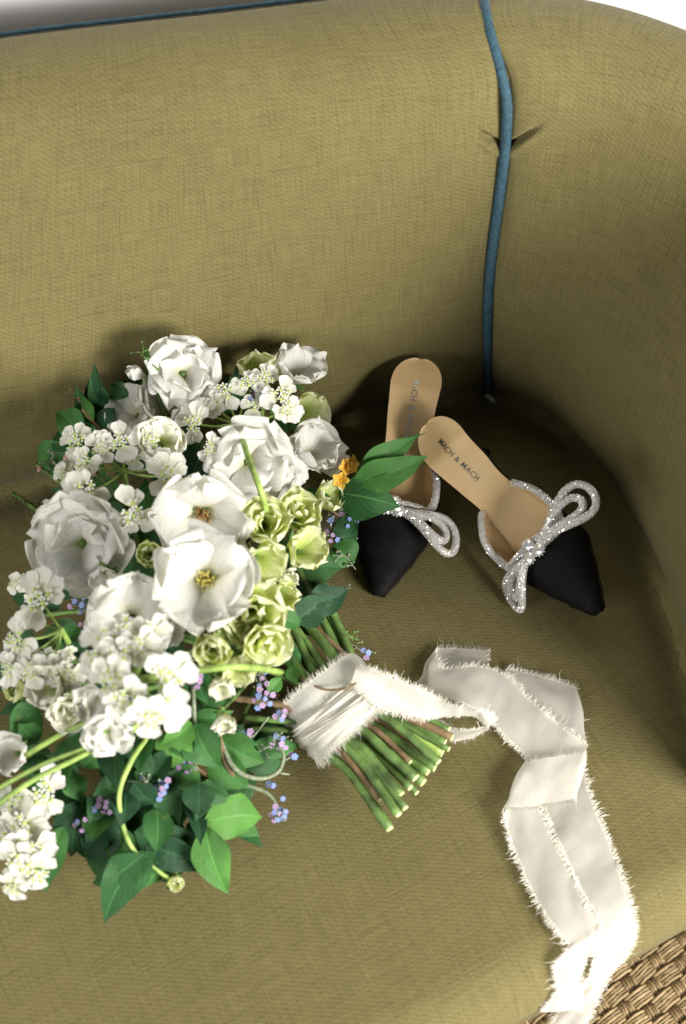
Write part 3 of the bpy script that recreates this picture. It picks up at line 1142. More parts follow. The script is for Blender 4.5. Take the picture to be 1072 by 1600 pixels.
# lace flowers: an umbel of florets on rays
def floret_mesh(seed, size=1.0):
    rnd = random.Random(seed)
    mb = MB()
    S = 0.0138 * size
    nout = rnd.choice((3, 3, 4))
    a0 = rnd.uniform(0, 6.28)
    for k in range(nout):
        a = a0 + k * 2 * math.pi / 3.6 + rnd.uniform(-.35, .35)
        for lobe in (-1, 1):
            aa = a + lobe * .30
            L = S * rnd.uniform(.85, 1.25) * (1 if k < 3 else .7)
            v, uv, f = petal_grid(L, L * .42, R(82), R(98 + rnd.uniform(-14, 10)), .22, .2, rnd, 8, 7, r0=S * .30)
            ca, sa = math.cos(aa), math.sin(aa)
            mb.add([(p.x * ca - p.y * sa, p.x * sa + p.y * ca, p.z) for p in v], f, uv, 0)
    for q in range(6):
        r = S * .56 * math.sqrt((q + .3) / 6)
        a = q * 2.4
        cx, cy, cz = r * math.cos(a), r * math.sin(a), S * (.30 - .3 * (r / S) ** 2)
        mb.ball((cx, cy, cz - S * .02), S * .105, 1, 6, 4)
        for k in range(5):
            b = k * 2 * math.pi / 5 + rnd.uniform(-.3, .3)
            L = S * rnd.uniform(.17, .26)
            v, uv, f = petal_grid(L, L * .36, R(66), R(92), .2, .2, rnd, 5, 4, r0=S * .075)
            cb, sb = math.cos(b), math.sin(b)
            mb.add([(cx + p.x * cb - p.y * sb, cy + p.x * sb + p.y * cb, cz + p.z) for p in v], f, uv, 0)
    return mb.mesh([M_LACE, M_EYE])


FLO = [floret_mesh(s) for s in range(16)]


def umbel(label, hub, hz, florets, stem_to, seed, stem_r=.0024):
    rnd = random.Random(seed)
    hp = P(hub[0], hub[1], hz)
    mb = MB()
    spots = []
    for (px, py, dz, sc_, fx, fy) in florets:
        zc = max(hz + dz, z_back(px, py) + .02)
        c = P(px, py, zc)
        n = (-FW + RT * fx + UP * fy).normalized()
        spots.append((c, n, sc_))
        mid = hp.lerp(c, .55) + Vector((0, 0, -.004)) - n * .002
        mb.tube(catmull([hp, mid, c - n * .002], 9), [.0013, .0013, .0012, .0012, .0011, .0011, .001, .001, .001], 6)
    if stem_to:
        mb.tube(catmull([hp] + [P(*q) for q in stem_to], 24), stem_r, 8)
    mb.ball(hp, .0028, 0, 8, 5)
    part = link('lace_flower', mb.mesh(M_STEML), bouquet)
    if label:
        part['label'] = label
    for (c, n, sc_) in spots:
        M = Matrix.Translation(c) @ frame_from(n, rnd.uniform(0, 6.28)).to_4x4() @ Matrix.Scale(sc_, 4)
        link('floret', rnd.choice(FLO), part, M)
    return part


H = lambda px, py, e: zz(px, py, e)
umbel('white lace flower with spoke-like green rays near the top edge', (195, 737), H(195, 737, .012), [
    (186, 692, .016, 1.0, 0, .3), (120, 690, .012, 1.0, -.4, .3), (133, 722, .012, .85, -.3, .1), (136, 768, .014, 1.3, -.3, -.2), (158, 700, .014, .8, -.1, .2),
    (235, 690, .018, .95, .1, .2), (212, 715, .006, .6, .1, .2), (262, 742, .016, 1.05, .3, 0), (210, 799, .018, 1.2, .1, -.3), (250, 722, .014, .7, .2, .2)],
    [(200, 780, .10), (215, 850, .08)], 1)
umbel('white lace flower on a long arching stalk over the ruffled bloom', (372, 661), H(372, 661, .030), [
    (352, 612, .012, .95, -.1, .4), (385, 600, .016, .85, 0, .5), (440, 618, .014, 1.05, .3, .3), (415, 592, .016, .9, .2, .5), (448, 640, .01, .8, .4, .1),
    (305, 662, .014, 1.0, -.4, .1), (330, 700, .014, .75, -.3, -.2), (318, 640, .01, .7, -.3, .2), (400, 634, .008, .7, .1, .3), (335, 632, .01, .7, -.3, .2)],
    [(388, 715, H(388, 715, .050)), (410, 775, H(410, 775, .045)), (425, 840, .10)], 2, .0026)
umbel('dense white lace flower in front of the cupped bloom', (212, 1062), H(212, 1062, .052), [
    (165, 1000, .012, 1.05, -.3, .4), (200, 985, .014, 1.05, 0, .5), (232, 990, .014, .9, .2, .4), (152, 1032, .012, .95, -.4, .2), (185, 1030, .014, 1.1, -.1, .2),
    (175, 1062, .012, 1.1, -.3, 0), (198, 1092, .014, 1.1, 0, -.2), (262, 1062, .014, 1.15, .3, 0), (252, 1105, .012, 1.1, .2, -.3), (238, 1122, .010, .95, .1, -.4), (215, 1012, .016, .9, 0, .2)],
    [(300, 1048, H(300, 1048, .045)), (380, 1042, H(380, 1042, .045)), (440, 1050, .085)], 3, .0026)
umbel('single white lace floret beside the sofa back on the far edge', (96, 985), H(96, 985, .0), [
    (62, 937, .016, 1.35, -.3, .2), (28, 1000, .012, 1.05, -.5, 0), (44, 1022, .004, .6, -.4, -.1), (60, 1030, -.004, .5, -.2, -.3), (84, 1020, .0, .4, 0, -.3), (38, 960, .004, .5, -.4, .1), (110, 1020, .0, .4, .1, -.3)],
    [(118, 1020, .07), (150, 1060, .06)], 4)
umbel('white lace flower at the lower edge of the bouquet by dark leaves', (35, 1270), .078, [
    (68, 1240, .008, 1.25, .3, .3), (36, 1290, .012, 1.15, -.2, 0), (50, 1325, .010, 1.1, .1, -.2), (22, 1252, .010, .95, -.4, .2), (30, 1345, .004, 1.2, -.2, -.4), (58, 1362, -.004, 1.05, .2, -.6), (10, 1310, .006, 1.0, -.5, 0), (20, 1385, -.01, .8, -.3, -.6)],
    None, 5)
umbel(None, (60, 1052), H(60, 1052, .012), [(48, 1050, .008, .8, -.2, .2), (70, 1046, .008, .75, 0, .3), (92, 1048, .006, .7, .2, .3), (108, 1056, .006, .8, .3, .2), (15, 1045, .004, .8, -.4, .2)], [(120, 1090, .07)], 6)
umbel(None, (64, 805), H(64, 805, -.01), [(88, 800, .006, .55, .2, .2), (66, 818, .004, .5, -.2, -.2), (72, 795, .004, .45, 0, .2)], [(120, 830, .06)], 7, .0016)
umbel(None, (30, 905), H(30, 905, -.02), [(40, 905, .006, .6, 0, .2), (22, 912, .004, .5, -.2, 0), (50, 925, .002, .5, .2, 0)], [(90, 940, .04)], 8, .0016)
umbel(None, (100, 738), H(100, 738, -.005), [(98, 742, .004, .6, -.3, 0), (110, 728, .005, .5, 0, .2)], [(140, 770, .06)], 9, .0016)

# long stems lying over the flowers
def stem(pts, r0, r1, mat, n=28, name='stem', k=8):
    w_ = [P(px, py, z) for (px, py, z) in pts]
    mb = MB()
    mb.tube(catmull(w_, n), [r0 + (r1 - r0) * i / (n - 1) for i in range(n)], k)
    return link(name, mb.mesh(mat), bouquet)


stem([(-20, 1242, .085), (60, 1198, .108), (130, 1170, .120), (200, 1140, .128), (250, 1112, .10)], .0021, .0017, M_STEML)
stem([(-20, 1268, .080), (50, 1220, .104), (110, 1190, .118), (190, 1150, .120), (260, 1120, .09)], .0023, .0018, M_STEML)
stem([(40, 1180, .10), (110, 1140, .128), (180, 1112, .137), (240, 1090, .10)], .0022, .0018, M_STEML)
stem([(20, 770, .045), (62, 800, .070), (100, 822, .075), (150, 850, .06)], .0018, .002, M_STEM)
stem([(20, 976, .06), (70, 962, .085), (120, 955, .09), (170, 955, .07)], .0022, .002, M_STEM)
stem([(18, 1022, .07), (80, 1028, .097), (150, 1038, .10), (220, 1060, .08)], .0036, .0026, M_STEM)
# drooping stalk with the small lime bud at its end
stem([(240, 1140, .10), (205, 1190, .105), (186, 1250, .090), (205, 1322, .060), (246, 1360, .042), (268, 1374, .034)], .0021, .0016, M_STEML, 40)
flower('lime_bud', 'tiny round lime bud on a drooping curved stalk', 274, 1378, 20, 'globe', (.5, -.3), M_GREEN, seed=51, z=.032)
# brown and hairy forget-me-not stems
stem([(345, 1085, .07), (340, 1130, .075), (352, 1190, .060), (375, 1222, .045)], .0026, .002, M_STEMB)
stem([(330, 1120, .07), (362, 1195, .062), (400, 1216, .050), (432, 1208, .045), (443, 1185, .047), (436, 1162, .050)], .0022, .0014, M_SEPAL, 36)
stem([(380, 1225, .045), (415, 1238, .040), (430, 1255, .036), (434, 1272, .034)], .0018, .0013, M_SEPAL)
stem([(445, 1188, .046), (456, 1182, .044)], .0009, .0007, M_SEPAL, 6)
stem([(437, 1208, .045), (452, 1210, .04)], .0009, .0007, M_SEPAL, 6)
stem([(300, 1040, .10), (302, 1080, .095), (304, 1130, .08)], .0016, .0018, M_SEPAL)
stem([(296, 1150, .07), (305, 1195, .06), (330, 1215, .05)], .0014, .0012, M_STEMB)
stem([(395, 1152, .05), (420, 1120, .06)], .0008, .0008, M_SEPAL, 8)
stem([(128, 640, .155), (150, 664, .150), (170, 690, .14)], .0012, .0014, M_STEMB)


# forget-me-nots
def fmn_mesh(mat_petal):
    rnd = random.Random(4)
    mb = MB()
    S = .0026
    for k in range(5):
        a = k * 2 * math.pi / 5
        v, uv, f = petal_grid(S, S * .48, R(75), R(92), .1, .2, rnd, 5, 5, r0=S * .1)
        ca, sa = math.cos(a), math.sin(a)
        mb.add([(p.x * ca - p.y * sa, p.x * sa + p.y * ca, p.z) for p in v], f, uv, 0)
    mb.ball((0, 0, S * .12), S * .22, 1, 6, 3, (1, 1, .6))
    mb.tube([(0, 0, -S * 1.2), (0, 0, 0)], [S * .12, S * .35], 5, 2)
    return mb.mesh([mat_petal, M_YEL, M_SEPAL])


FB_, FL_ = fmn_mesh(M_BLUE), fmn_mesh(M_LILAC)


def forget(px, py, z, n, spread, blue, seed, face=(0, 0)):
    rnd = random.Random(seed + 77)
    c = P(px, py, z)
    mb = MB()
    spots = []
    nn = (-FW + RT * face[0] + UP * face[1]).normalized()
    sp_ = spread / FPX * dist_at(c)
    for k in range(n):
        a = k * 2.4
        r = sp_ * math.sqrt((k + .6) / n)
        d = (RT * math.cos(a) + UP * math.sin(a))
        p = c + d * r + nn * rnd.uniform(-.002, .004)
        spots.append((p, (nn + d * rnd.uniform(.1, .7)).normalized()))
        mb.tube([c - nn * .006, (c + p) * .5 - nn * .003, p - nn * .0015], .0005, 4)
    # unopened grey buds
    for k in range(int(n * .9)):
        d = (RT * rnd.uniform(-1, 1) + UP * rnd.uniform(-1, 1))
        mb.ball(c + d * sp_ * .9 - nn * rnd.uniform(0, .004), rnd.uniform(.0009, .0016), 0, 5, 4)
    part = link('forget_me_not', mb.mesh(M_SEPAL), bouquet)
    for (p, q) in spots:
        M = Matrix.Translation(p) @ frame_from(q, rnd.uniform(0, 6)).to_4x4() @ Matrix.Scale(rnd.uniform(.75, 1.1), 4)
        link('blossom', FB_ if rnd.random() < blue else FL_, part, M)


for i, a in enumerate([
        (538, 822, .055, 11, 24, .55), (516, 836, .052, 6, 14, .25), (404, 622, .155, 7, 15, .5), (453, 808, .112, 5, 12, .4), (410, 1092, .082, 9, 18, .7), (405, 1060, .082, 6, 15, .4), (436, 1162, .052, 7, 14, .5),
        (256, 1228, .075, 5, 12, .9), (248, 1240, .074, 5, 12, .3), (124, 945, .095, 6, 16, .9), (160, 1262, .065, 7, 15, .25), (128, 1288, .058, 6, 14, .2), (434, 1272, .034, 9, 14, .5), (195, 1250, .068, 4, 10, .8),
        (292, 1196, .070, 6, 14, .2), (308, 1064, .100, 5, 12, .1), (440, 1118, .060, 5, 10, .1), (458, 1182, .044, 2, 5, .9), (372, 1190, .052, 4, 9, .6), (386, 1150, .056, 4, 10, .2), (222, 1208, .074, 3, 8, 1), (572, 1020, .05, 3, 8, .1),
        (440, 1248, .036, 1, 3, 1), (424, 1228, .04, 2, 5, 1), (150, 965, .085, 6, 14, .3), (130, 980, .08, 4, 10, .1), (500, 946, .06, 3, 7, .2)]):
    forget(*a, seed=i)
stem([(545, 830, .050), (522, 800, .06), (490, 790, .068)], .0010, .0014, M_STEMB, 14)

# little yellow flowers beside the shoe
for i, (px, py, fx, fy) in enumerate(((540, 732, .4, .3), (533, 750, -.2, -.1), (548, 726, .8, .2))):
    rnd = random.Random(i)
    c = P(px, py, .095)
    mb = MB()
    mb.ball((0, 0, 0), .0014, 0, 6, 4)
    M = Matrix.Translation(c) @ frame_from((-FW + RT * fx + UP * fy).normalized(), i * 1.3).to_4x4()
    part = link('yellow_flower', mb.mesh(M_YEL), bouquet, M)
    for k in range(5):
        v, uv, f = petal_grid(.009, .0034, R(55), R(80), .3, .5, rnd, 6, 5, point=1, r0=.0006)
        link('petal', mk(v, f, M_YEL, uv), part, M @ Matrix.Rotation(k * 1.2566 + .2 * i, 4, 'Z'))
for i, (px, py) in enumerate(((62, 733), (146, 740), (104, 715))):
    flower('pink_bud', None, px, py, 9, 'bud', (-.8, .2), M_PINK, seed=80 + i, dz=-.004)


# leaves
def leaf(b, t, wpx, mat, fold=.25, arch=.15, seed=0, wav=.06, roll=0.0):
    """b, t = (px, py, z) of base and tip"""
    rnd = random.Random(seed)
    pb, pt = P(*b), P(*t)
    ax = pt - pb
    L = ax.length
    ax.normalize()
    side = ax.cross(-FW)
    if side.length < .2:
        side = ax.cross(Vector((0, 0, 1)))
    side.normalize()
    nr = side.cross(ax).normalized()
    if roll:
        q = Matrix.Rotation(roll, 3, ax)
        side, nr = q @ side, q @ nr
    W_ = wpx / FPX * dist_at(pb) * .5
    nu, nv = 17, 11
    v, uv = [], []
    p1, p2 = rnd.uniform(0, 6), rnd.uniform(0, 6)
    sk = rnd.uniform(-.10, .10)
    wav *= rnd.uniform(1.5, 4.0)
    curl = rnd.uniform(-.10, .16)
    for i in range(nu):
        u = i / (nu - 1)
        hw = W_ * (math.sin(math.pi * u ** .72) ** 1.05 if 0 < u < 1 else 0.0) * (1 + .05 * math.sin(11 * u + p2))
        hw = max(hw, W_ * .02)
        for j in range(nv):
            s = -1 + 2 * j / (nv - 1)
            h = arch * L * math.sin(math.pi * u) + curl * L * u ** 3 + fold * abs(s) * hw + wav * hw * math.sin(6 * u + p1 + (1.6 if s > 0 else 0)) * s * s + .25 * wav * hw * math.sin(17 * u + p2) * abs(s) ** 3
            v.append(pb + ax * (u * L) + side * (s * hw + sk * L * math.sin(math.pi * u)) + nr * h)
            uv.append((s * .5 + .5, u))
    return link('leaf', mk(v, gridfaces(nu, nv), mat, uv), bouquet)


LB, LM, LD = M_LEAFB, M_LEAF, M_LEAFD
LEAVES = [
    # beside the shoe
    ((560, 745, .098), (652, 682, .112), 44, LM, .35, .10), ((552, 752, .095), (668, 712, .108), 52, LM, .25, .12), ((548, 756, .090), (664, 678, .104), 18, LM, .2, .05),
    ((528, 770, .085), (625, 792, .080), 74, LM, -.10, .18), ((522, 850, .045), (552, 885, .030), 60, LM, .1, .2), ((535, 805, .06), (556, 850, .045), 40, LD, .1, .1),
    ((500, 800, .075), (482, 762, .085), 48, LM, .2, .1), ((470, 905, .07), (522, 942, .05), 46, LM, .2, .1), ((420, 900, .07), (478, 990, .055), 66, LD, .2, .15),
    # top edge, far side
    ((112, 706, .105), (52, 715, .085), 56, LM, .3, .1), ((120, 700, .11), (95, 672, .105), 56, LM, .3, .1), ((130, 690, .12), (90, 645, .115), 46, LM, .4, .1), ((146, 660, .14), (124, 615, .14), 18, LB, .2, .05),
    ((130, 690, .12), (138, 658, .12), 36, LM, .2, .1), ((180, 665, .12), (150, 645, .12), 40, LD, .2, .1), ((240, 600, .15), (228, 545, .16), 16, LM, .3, .05), ((200, 620, .13), (172, 600, .13), 30, LD, .2, .1),
    # lower side: big leaves over the seat
    ((235, 1330, .055), (165, 1438, .022), 82, LM, .15, .10), ((225, 1335, .06), (146, 1380, .03), 64, LM, .2, .15), ((235, 1330, .055), (238, 1345, .05), 20, LM, .2, .1),
    ((215, 1350, .045), (260, 1372, .02), 62, LM, .1, .15), ((320, 1290, .060), (356, 1398, .026), 76, LB, .25, .12), ((318, 1285, .062), (412, 1278, .040), 96, LB, -.08, .15), ((345, 1250, .05), (405, 1305, .025), 66, LM, .1, .1),
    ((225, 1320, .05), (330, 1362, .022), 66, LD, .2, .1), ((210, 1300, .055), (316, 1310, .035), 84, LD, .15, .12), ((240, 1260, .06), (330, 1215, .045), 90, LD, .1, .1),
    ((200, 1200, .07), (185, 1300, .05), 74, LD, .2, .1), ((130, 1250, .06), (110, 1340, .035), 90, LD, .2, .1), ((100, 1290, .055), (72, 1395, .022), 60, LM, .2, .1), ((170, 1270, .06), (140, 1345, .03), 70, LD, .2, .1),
    ((270, 1140, .085), (272, 1205, .070), 62, LB, -.05, .15), ((300, 1130, .085), (250, 1165, .085), 46, LB, .3, .2), ((305, 1130, .085), (345, 1200, .062), 64, LM, .3, .15), ((300, 1120, .08), (365, 1110, .078), 30, LM, .3, .2),
    ((340, 1150, .065), (415, 1192, .045), 54, LM, .2, .15), ((360, 1145, .065), (404, 1162, .055), 26, LM, .3, .1), ((330, 1180, .06), (390, 1230, .04), 60, LM, .1, .1), ((305, 1040, .10), (325, 1100, .085), 44, LM, .1, .1),
    ((270, 1200, .07), (315, 1235, .055), 56, LM, .1, .1), ((150, 1165, .08), (130, 1200, .07), 50, LM, .2, .1),
    # between the blooms
    ((210, 880, .10), (146, 912, .100), 34, LM, .3, .12), ((200, 860, .09), (240, 930, .08), 70, LD, .2, .1), ((150, 800, .09), (210, 850, .085), 60, LD, .2, .1), ((170, 745, .095), (160, 790, .09), 44, LM, .2, .1),
    ((430, 660, .10), (455, 640, .115), 40, LM, .2, .1), ((420, 650, .10), (470, 668, .10), 40, LM, .2, .1), ((440, 1060, .075), (415, 1085, .07), 22, LB, .3, .1), ((455, 1040, .07), (465, 1070, .065), 24, LB, .3, .1),
    ((300, 745, .10), (330, 700, .12), 50, LD, .2, .1), ((290, 720, .1), (250, 760, .09), 60, LD, .2, .1), ((520, 780, .06), (510, 760, .08), 30, LD, .2, .1), ((90, 1000, .05), (60, 1060, .045), 60, LD, .2, .1),
    ((40, 1140, .05), (15, 1120, .06), 40, LM, .2, .1), ((60, 1160, .06), (30, 1130, .07), 44, LM, .2, .1), ((440, 1015, .07), (470, 1045, .06), 34, LM, .3, .1), ((470, 960, .065), (500, 1000, .055), 30, LD, .3, .1),
]
for i, (b, t, wp, m_, fo, ar) in enumerate(LEAVES):
    b = (b[0], b[1], max(b[2], z_back(b[0], b[1]) + .01))
    t = (t[0], t[1], max(t[2], z_back(t[0], t[1]) + .008))
    leaf(b, t, wp * (.8 if b[1] > 1190 else 1), m_, fo, ar, i)
# deeper foliage that fills the gaps between the blooms
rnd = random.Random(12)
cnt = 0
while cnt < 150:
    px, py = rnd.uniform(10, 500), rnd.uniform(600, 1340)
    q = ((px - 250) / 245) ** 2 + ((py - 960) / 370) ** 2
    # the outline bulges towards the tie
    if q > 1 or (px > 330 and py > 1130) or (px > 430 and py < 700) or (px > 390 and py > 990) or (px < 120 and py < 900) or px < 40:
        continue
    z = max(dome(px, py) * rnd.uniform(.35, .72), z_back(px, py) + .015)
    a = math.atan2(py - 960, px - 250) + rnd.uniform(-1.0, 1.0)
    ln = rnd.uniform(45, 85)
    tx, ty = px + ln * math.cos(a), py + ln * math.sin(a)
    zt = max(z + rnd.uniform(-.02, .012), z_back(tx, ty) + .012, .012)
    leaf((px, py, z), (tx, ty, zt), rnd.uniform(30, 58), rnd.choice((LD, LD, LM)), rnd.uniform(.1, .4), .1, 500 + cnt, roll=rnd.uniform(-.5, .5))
    cnt += 1

cnt = 0
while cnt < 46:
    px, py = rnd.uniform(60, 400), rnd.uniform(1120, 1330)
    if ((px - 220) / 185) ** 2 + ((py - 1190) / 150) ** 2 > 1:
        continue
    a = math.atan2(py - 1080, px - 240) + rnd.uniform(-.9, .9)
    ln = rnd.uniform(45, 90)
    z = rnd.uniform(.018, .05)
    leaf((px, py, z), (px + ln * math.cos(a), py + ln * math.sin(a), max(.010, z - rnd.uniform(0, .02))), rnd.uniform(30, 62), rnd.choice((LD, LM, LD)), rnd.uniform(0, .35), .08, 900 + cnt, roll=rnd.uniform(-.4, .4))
    cnt += 1
# wispy side shoots with tiny buds round the edge
def sprig(a, b, sag, seed, mat=None, n=7):
    rs = random.Random(seed)
    p0, p1 = P(*a), P(*b)
    mid = p0.lerp(p1, .5) + Vector((rs.uniform(-.012, .012), rs.uniform(-.012, .012), sag))
    c = catmull([p0, mid, p1], 18)
    mb = MB()
    mb.tube(c, [.0009 - .00035 * i / 17 for i in range(18)], 5)
    for k in range(n):
        q = c[6 + int(k * 11 / n)]
        d = Vector((rs.uniform(-1, 1), rs.uniform(-1, 1), rs.uniform(-.3, .8))).normalized() * rs.uniform(.004, .011)
        mb.tube([q, q + d * .6 + Vector((0, 0, .001)), q + d], [.0005, .0004, .0003], 4)
        mb.ball(q + d, rs.uniform(.0008, .0017), 0, 5, 4)
    link('sprig', mb.mesh(mat or M_SEPAL), bouquet)


for i, (a, b, sg, mt) in enumerate((
        ((520, 880, .05), (556, 890, .03), .004, M_SEPAL), ((505, 930, .05), (548, 918, .03), .006, M_SEPAL), ((520, 960, .05), (560, 1000, .03), .004, M_STEM), ((540, 1000, .045), (578, 1024, .03), .003, M_SEPAL), ((500, 900, .06), (528, 948, .04), .008, M_STEM),
        ((120, 700, .10), (74, 742, .09), .01, M_SEPAL), ((60, 820, .05), (20, 772, .05), .01, M_STEM), ((90, 960, .07), (24, 905, .06), .01, M_SEPAL), ((140, 640, .12), (112, 612, .12), .01, M_STEMB), ((250, 580, .17), (236, 545, .17), .01, M_STEM),
        ((390, 1180, .05), (452, 1150, .04), .01, M_SEPAL), ((330, 1230, .05), (352, 1258, .05), .008, M_STEML), ((300, 1250, .05), (322, 1250, .055), .008, M_STEML), ((120, 1300, .04), (130, 1300, .04), .004, M_SEPAL), ((200, 1220, .07), (226, 1205, .07), .008, M_SEPAL),
        ((430, 1090, .06), (452, 1118, .05), .006, M_STEMB), ((360, 1060, .08), (412, 1058, .085), .006, M_SEPAL), ((300, 1060, .1), (320, 1030, .1), .006, M_SEPAL), ((150, 970, .08), (120, 940, .09), .006, M_SEPAL))):
    sprig(a, b, sg, 40 + i, mt)

# stems gathered through the tie
AX = (ENDS - HEADS).normalized()
SX = AX.cross(Vector((0, 0, 1))).normalized()
UZ = SX.cross(AX).normalized()
rnd = random.Random(5)
for i, st in enumerate(STALKS):
    mb = MB()
    mb.tube(catmull(st, 14), .0021, 6)
    link('stem', mb.mesh(M_STEM), bouquet)
ENDPX = [(705, 1152, 'b'), (700, 1140, 'g'), (694, 1160, 'g'), (690, 1176, 'l'), (700, 1170, 'g'), (684, 1190, 'g'), (678, 1200, 'g'), (668, 1205, 'g'), (655, 1196, 'b'), (660, 1222, 'g'), (650, 1238, 'g'), (640, 1230, 'g'), (632, 1262, 'g'),
         (622, 1272, 'g'), (608, 1294, 'g'), (612, 1250, 'b'), (595, 1248, 'b'), (640, 1190, 'b'), (672, 1180, 'b'), (664, 1172, 'l'), (626, 1240, 'g'), (648, 1215, 'g'), (685, 1165, 'g'), (636, 1205, 'g')]
for i, (ex_, ey_, kd) in enumerate(ENDPX):
    f = (i * 0.618) % 1
    a = i * 2.4
    rr = math.sqrt((i + .5) / len(ENDPX))
    # position across the tie follows the position of the end
    lat = ((ex_ - 652) * .68 - (ey_ - 1222) * .73) / 85
    lat = max(-1, min(1, lat))
    ver = rnd.uniform(-1, 1) * math.sqrt(max(0, 1 - lat * lat))
    ez = max(.008, .028 + .020 * ver)
    e = P(ex_, ey_, ez)
    pt = TIE + SX * (-lat * .027 * (1 if True else 1)) + UZ * ver * .020
    if (e - pt).dot(SX) * (pt - TIE).dot(SX) < 0:
        pass
    hpos = HEADS + SX * (lat * .035 + rnd.uniform(-.02, .02)) + UZ * (ver * .02) - AX * rnd.uniform(0, .06)
    r = rnd.uniform(.0026, .0046) if kd != 'b' else rnd.uniform(.0024, .0038)
    mat = {'g': M_STEM, 'b': M_STEMB, 'l': M_STEML}[kd]
    mb = MB()
    mid = pt.lerp(e, .5) + Vector((0, 0, rnd.uniform(-.002, .003))) + SX * rnd.uniform(-.003, .003)
    pts = catmull([hpos, pt, mid, e], 26)
    nodes = [rnd.randrange(12, 25) for _ in range(2)]
    mb.tube(pts, [r * (1 + .10 * mnoise.noise(Vector((q * .5, i * 3.1, 0))) + (.12 if q in nodes else 0)) for q in range(len(pts))], 9)
    s_ = link('stem', mb.mesh(mat), bouquet)
    mb = MB()
    d = (pts[-1] - pts[-2]).normalized()
    q = (d + Vector((rnd.uniform(-.5, .5), rnd.uniform(-.5, .5), rnd.uniform(0, .6)))).normalized()
    cut = (d + q * .5).normalized()
    mb.tube([pts[-1] - d * .0003, pts[-1] + d * .0003 + cut * .0012], [r * .95, r * .80], 9)
    link('cut_end', mb.mesh(M_CUT), s_)
# thinner green stems fanning from the blooms down to the tie
for (a, r, mt) in (
        ([(478, 880, .07), (520, 960, .062), (552, 1035, .055), (560, 1080, .04)], .0040, M_STEM), ([(452, 830, .085), (470, 900, .075), (520, 1000, .06), (545, 1070, .05)], .0036, M_STEM),
        ([(480, 975, .066), (510, 1010, .066), (535, 1050, .06), (545, 1090, .05)], .0048, M_STEM), ([(492, 980, .068), (525, 1010, .068), (556, 1040, .06)], .0022, M_STEMB),
        ([(430, 900, .08), (450, 960, .07), (505, 1040, .06), (530, 1080, .05)], .0030, M_STEM), ([(400, 1040, .07), (450, 1060, .065), (500, 1095, .06), (530, 1120, .045)], .0030, M_STEM),
        ([(380, 1120, .05), (440, 1126, .05), (490, 1130, .05), (530, 1140, .035)], .0028, M_STEM), ([(390, 1138, .042), (440, 1140, .042), (500, 1145, .04), (540, 1160, .03)], .0026, M_STEM),
        ([(360, 1090, .06), (430, 1100, .06), (480, 1115, .055), (530, 1125, .045)], .0030, M_STEMB), ([(500, 940, .05), (530, 1000, .05), (548, 1050, .045)], .0022, M_STEM),
        ([(430, 1000, .065), (470, 1050, .06), (510, 1090, .055)], .0028, M_STEM), ([(440, 960, .06), (490, 1030, .055), (520, 1080, .05)], .0032, M_STEM)):
    stem(a, r, r, mt, 20)
# a thin brown tendril across the wrap
stem([(470, 1060, .072), (505, 1077, .079), (540, 1076, .082), (556, 1068, .080)], .0011, .0009, M_STEMB, 16, 'tendril')

# ------------------------------------------------------------------ ribbon
ribbon = thing('ribbon', 'frayed ivory silk ribbon tied round the bouquet stems, trailing off the seat', 'ribbon', (TIE.x, TIE.y, 0))


def fringe(mb, edge, out, seed, density=3600, lmin=.0012, lmax=.0068):
    rnd = random.Random(seed)
    for i in range(len(edge) - 1):
        a, b = edge[i], edge[i + 1]
        L = (b - a).length
        T = (b - a).normalized() if L > 1e-7 else Vector((1, 0, 0))
        k = L * density
        k = int(k) + (rnd.random() < k - int(k))
        for _ in range(k):
            p = a.lerp(b, rnd.random())
            o = out[i]
            d = (o + T * rnd.gauss(0, .5) + Vector((0, 0, rnd.uniform(-.15, .35)))).normalized()
            ln = rnd.uniform(lmin, lmax) * (2.0 if rnd.random() < .06 else 1)
            bend = T * rnd.gauss(0, .3) + Vector((0, 0, rnd.uniform(-.2, .25)))
            w_ = .00011 * rnd.uniform(.7, 1.4)
            p0 = p - o * .0008
            p1 = p + d * ln * .55
            p2 = p + (d + bend * .6).normalized() * ln
            s = T * w_
            u = Vector((0, 0, w_))
            mb.add([p0 - s, p0 + s, p1 - s + u, p1 + s - u, p2], [(0, 1, 3, 2), (2, 3, 4)])


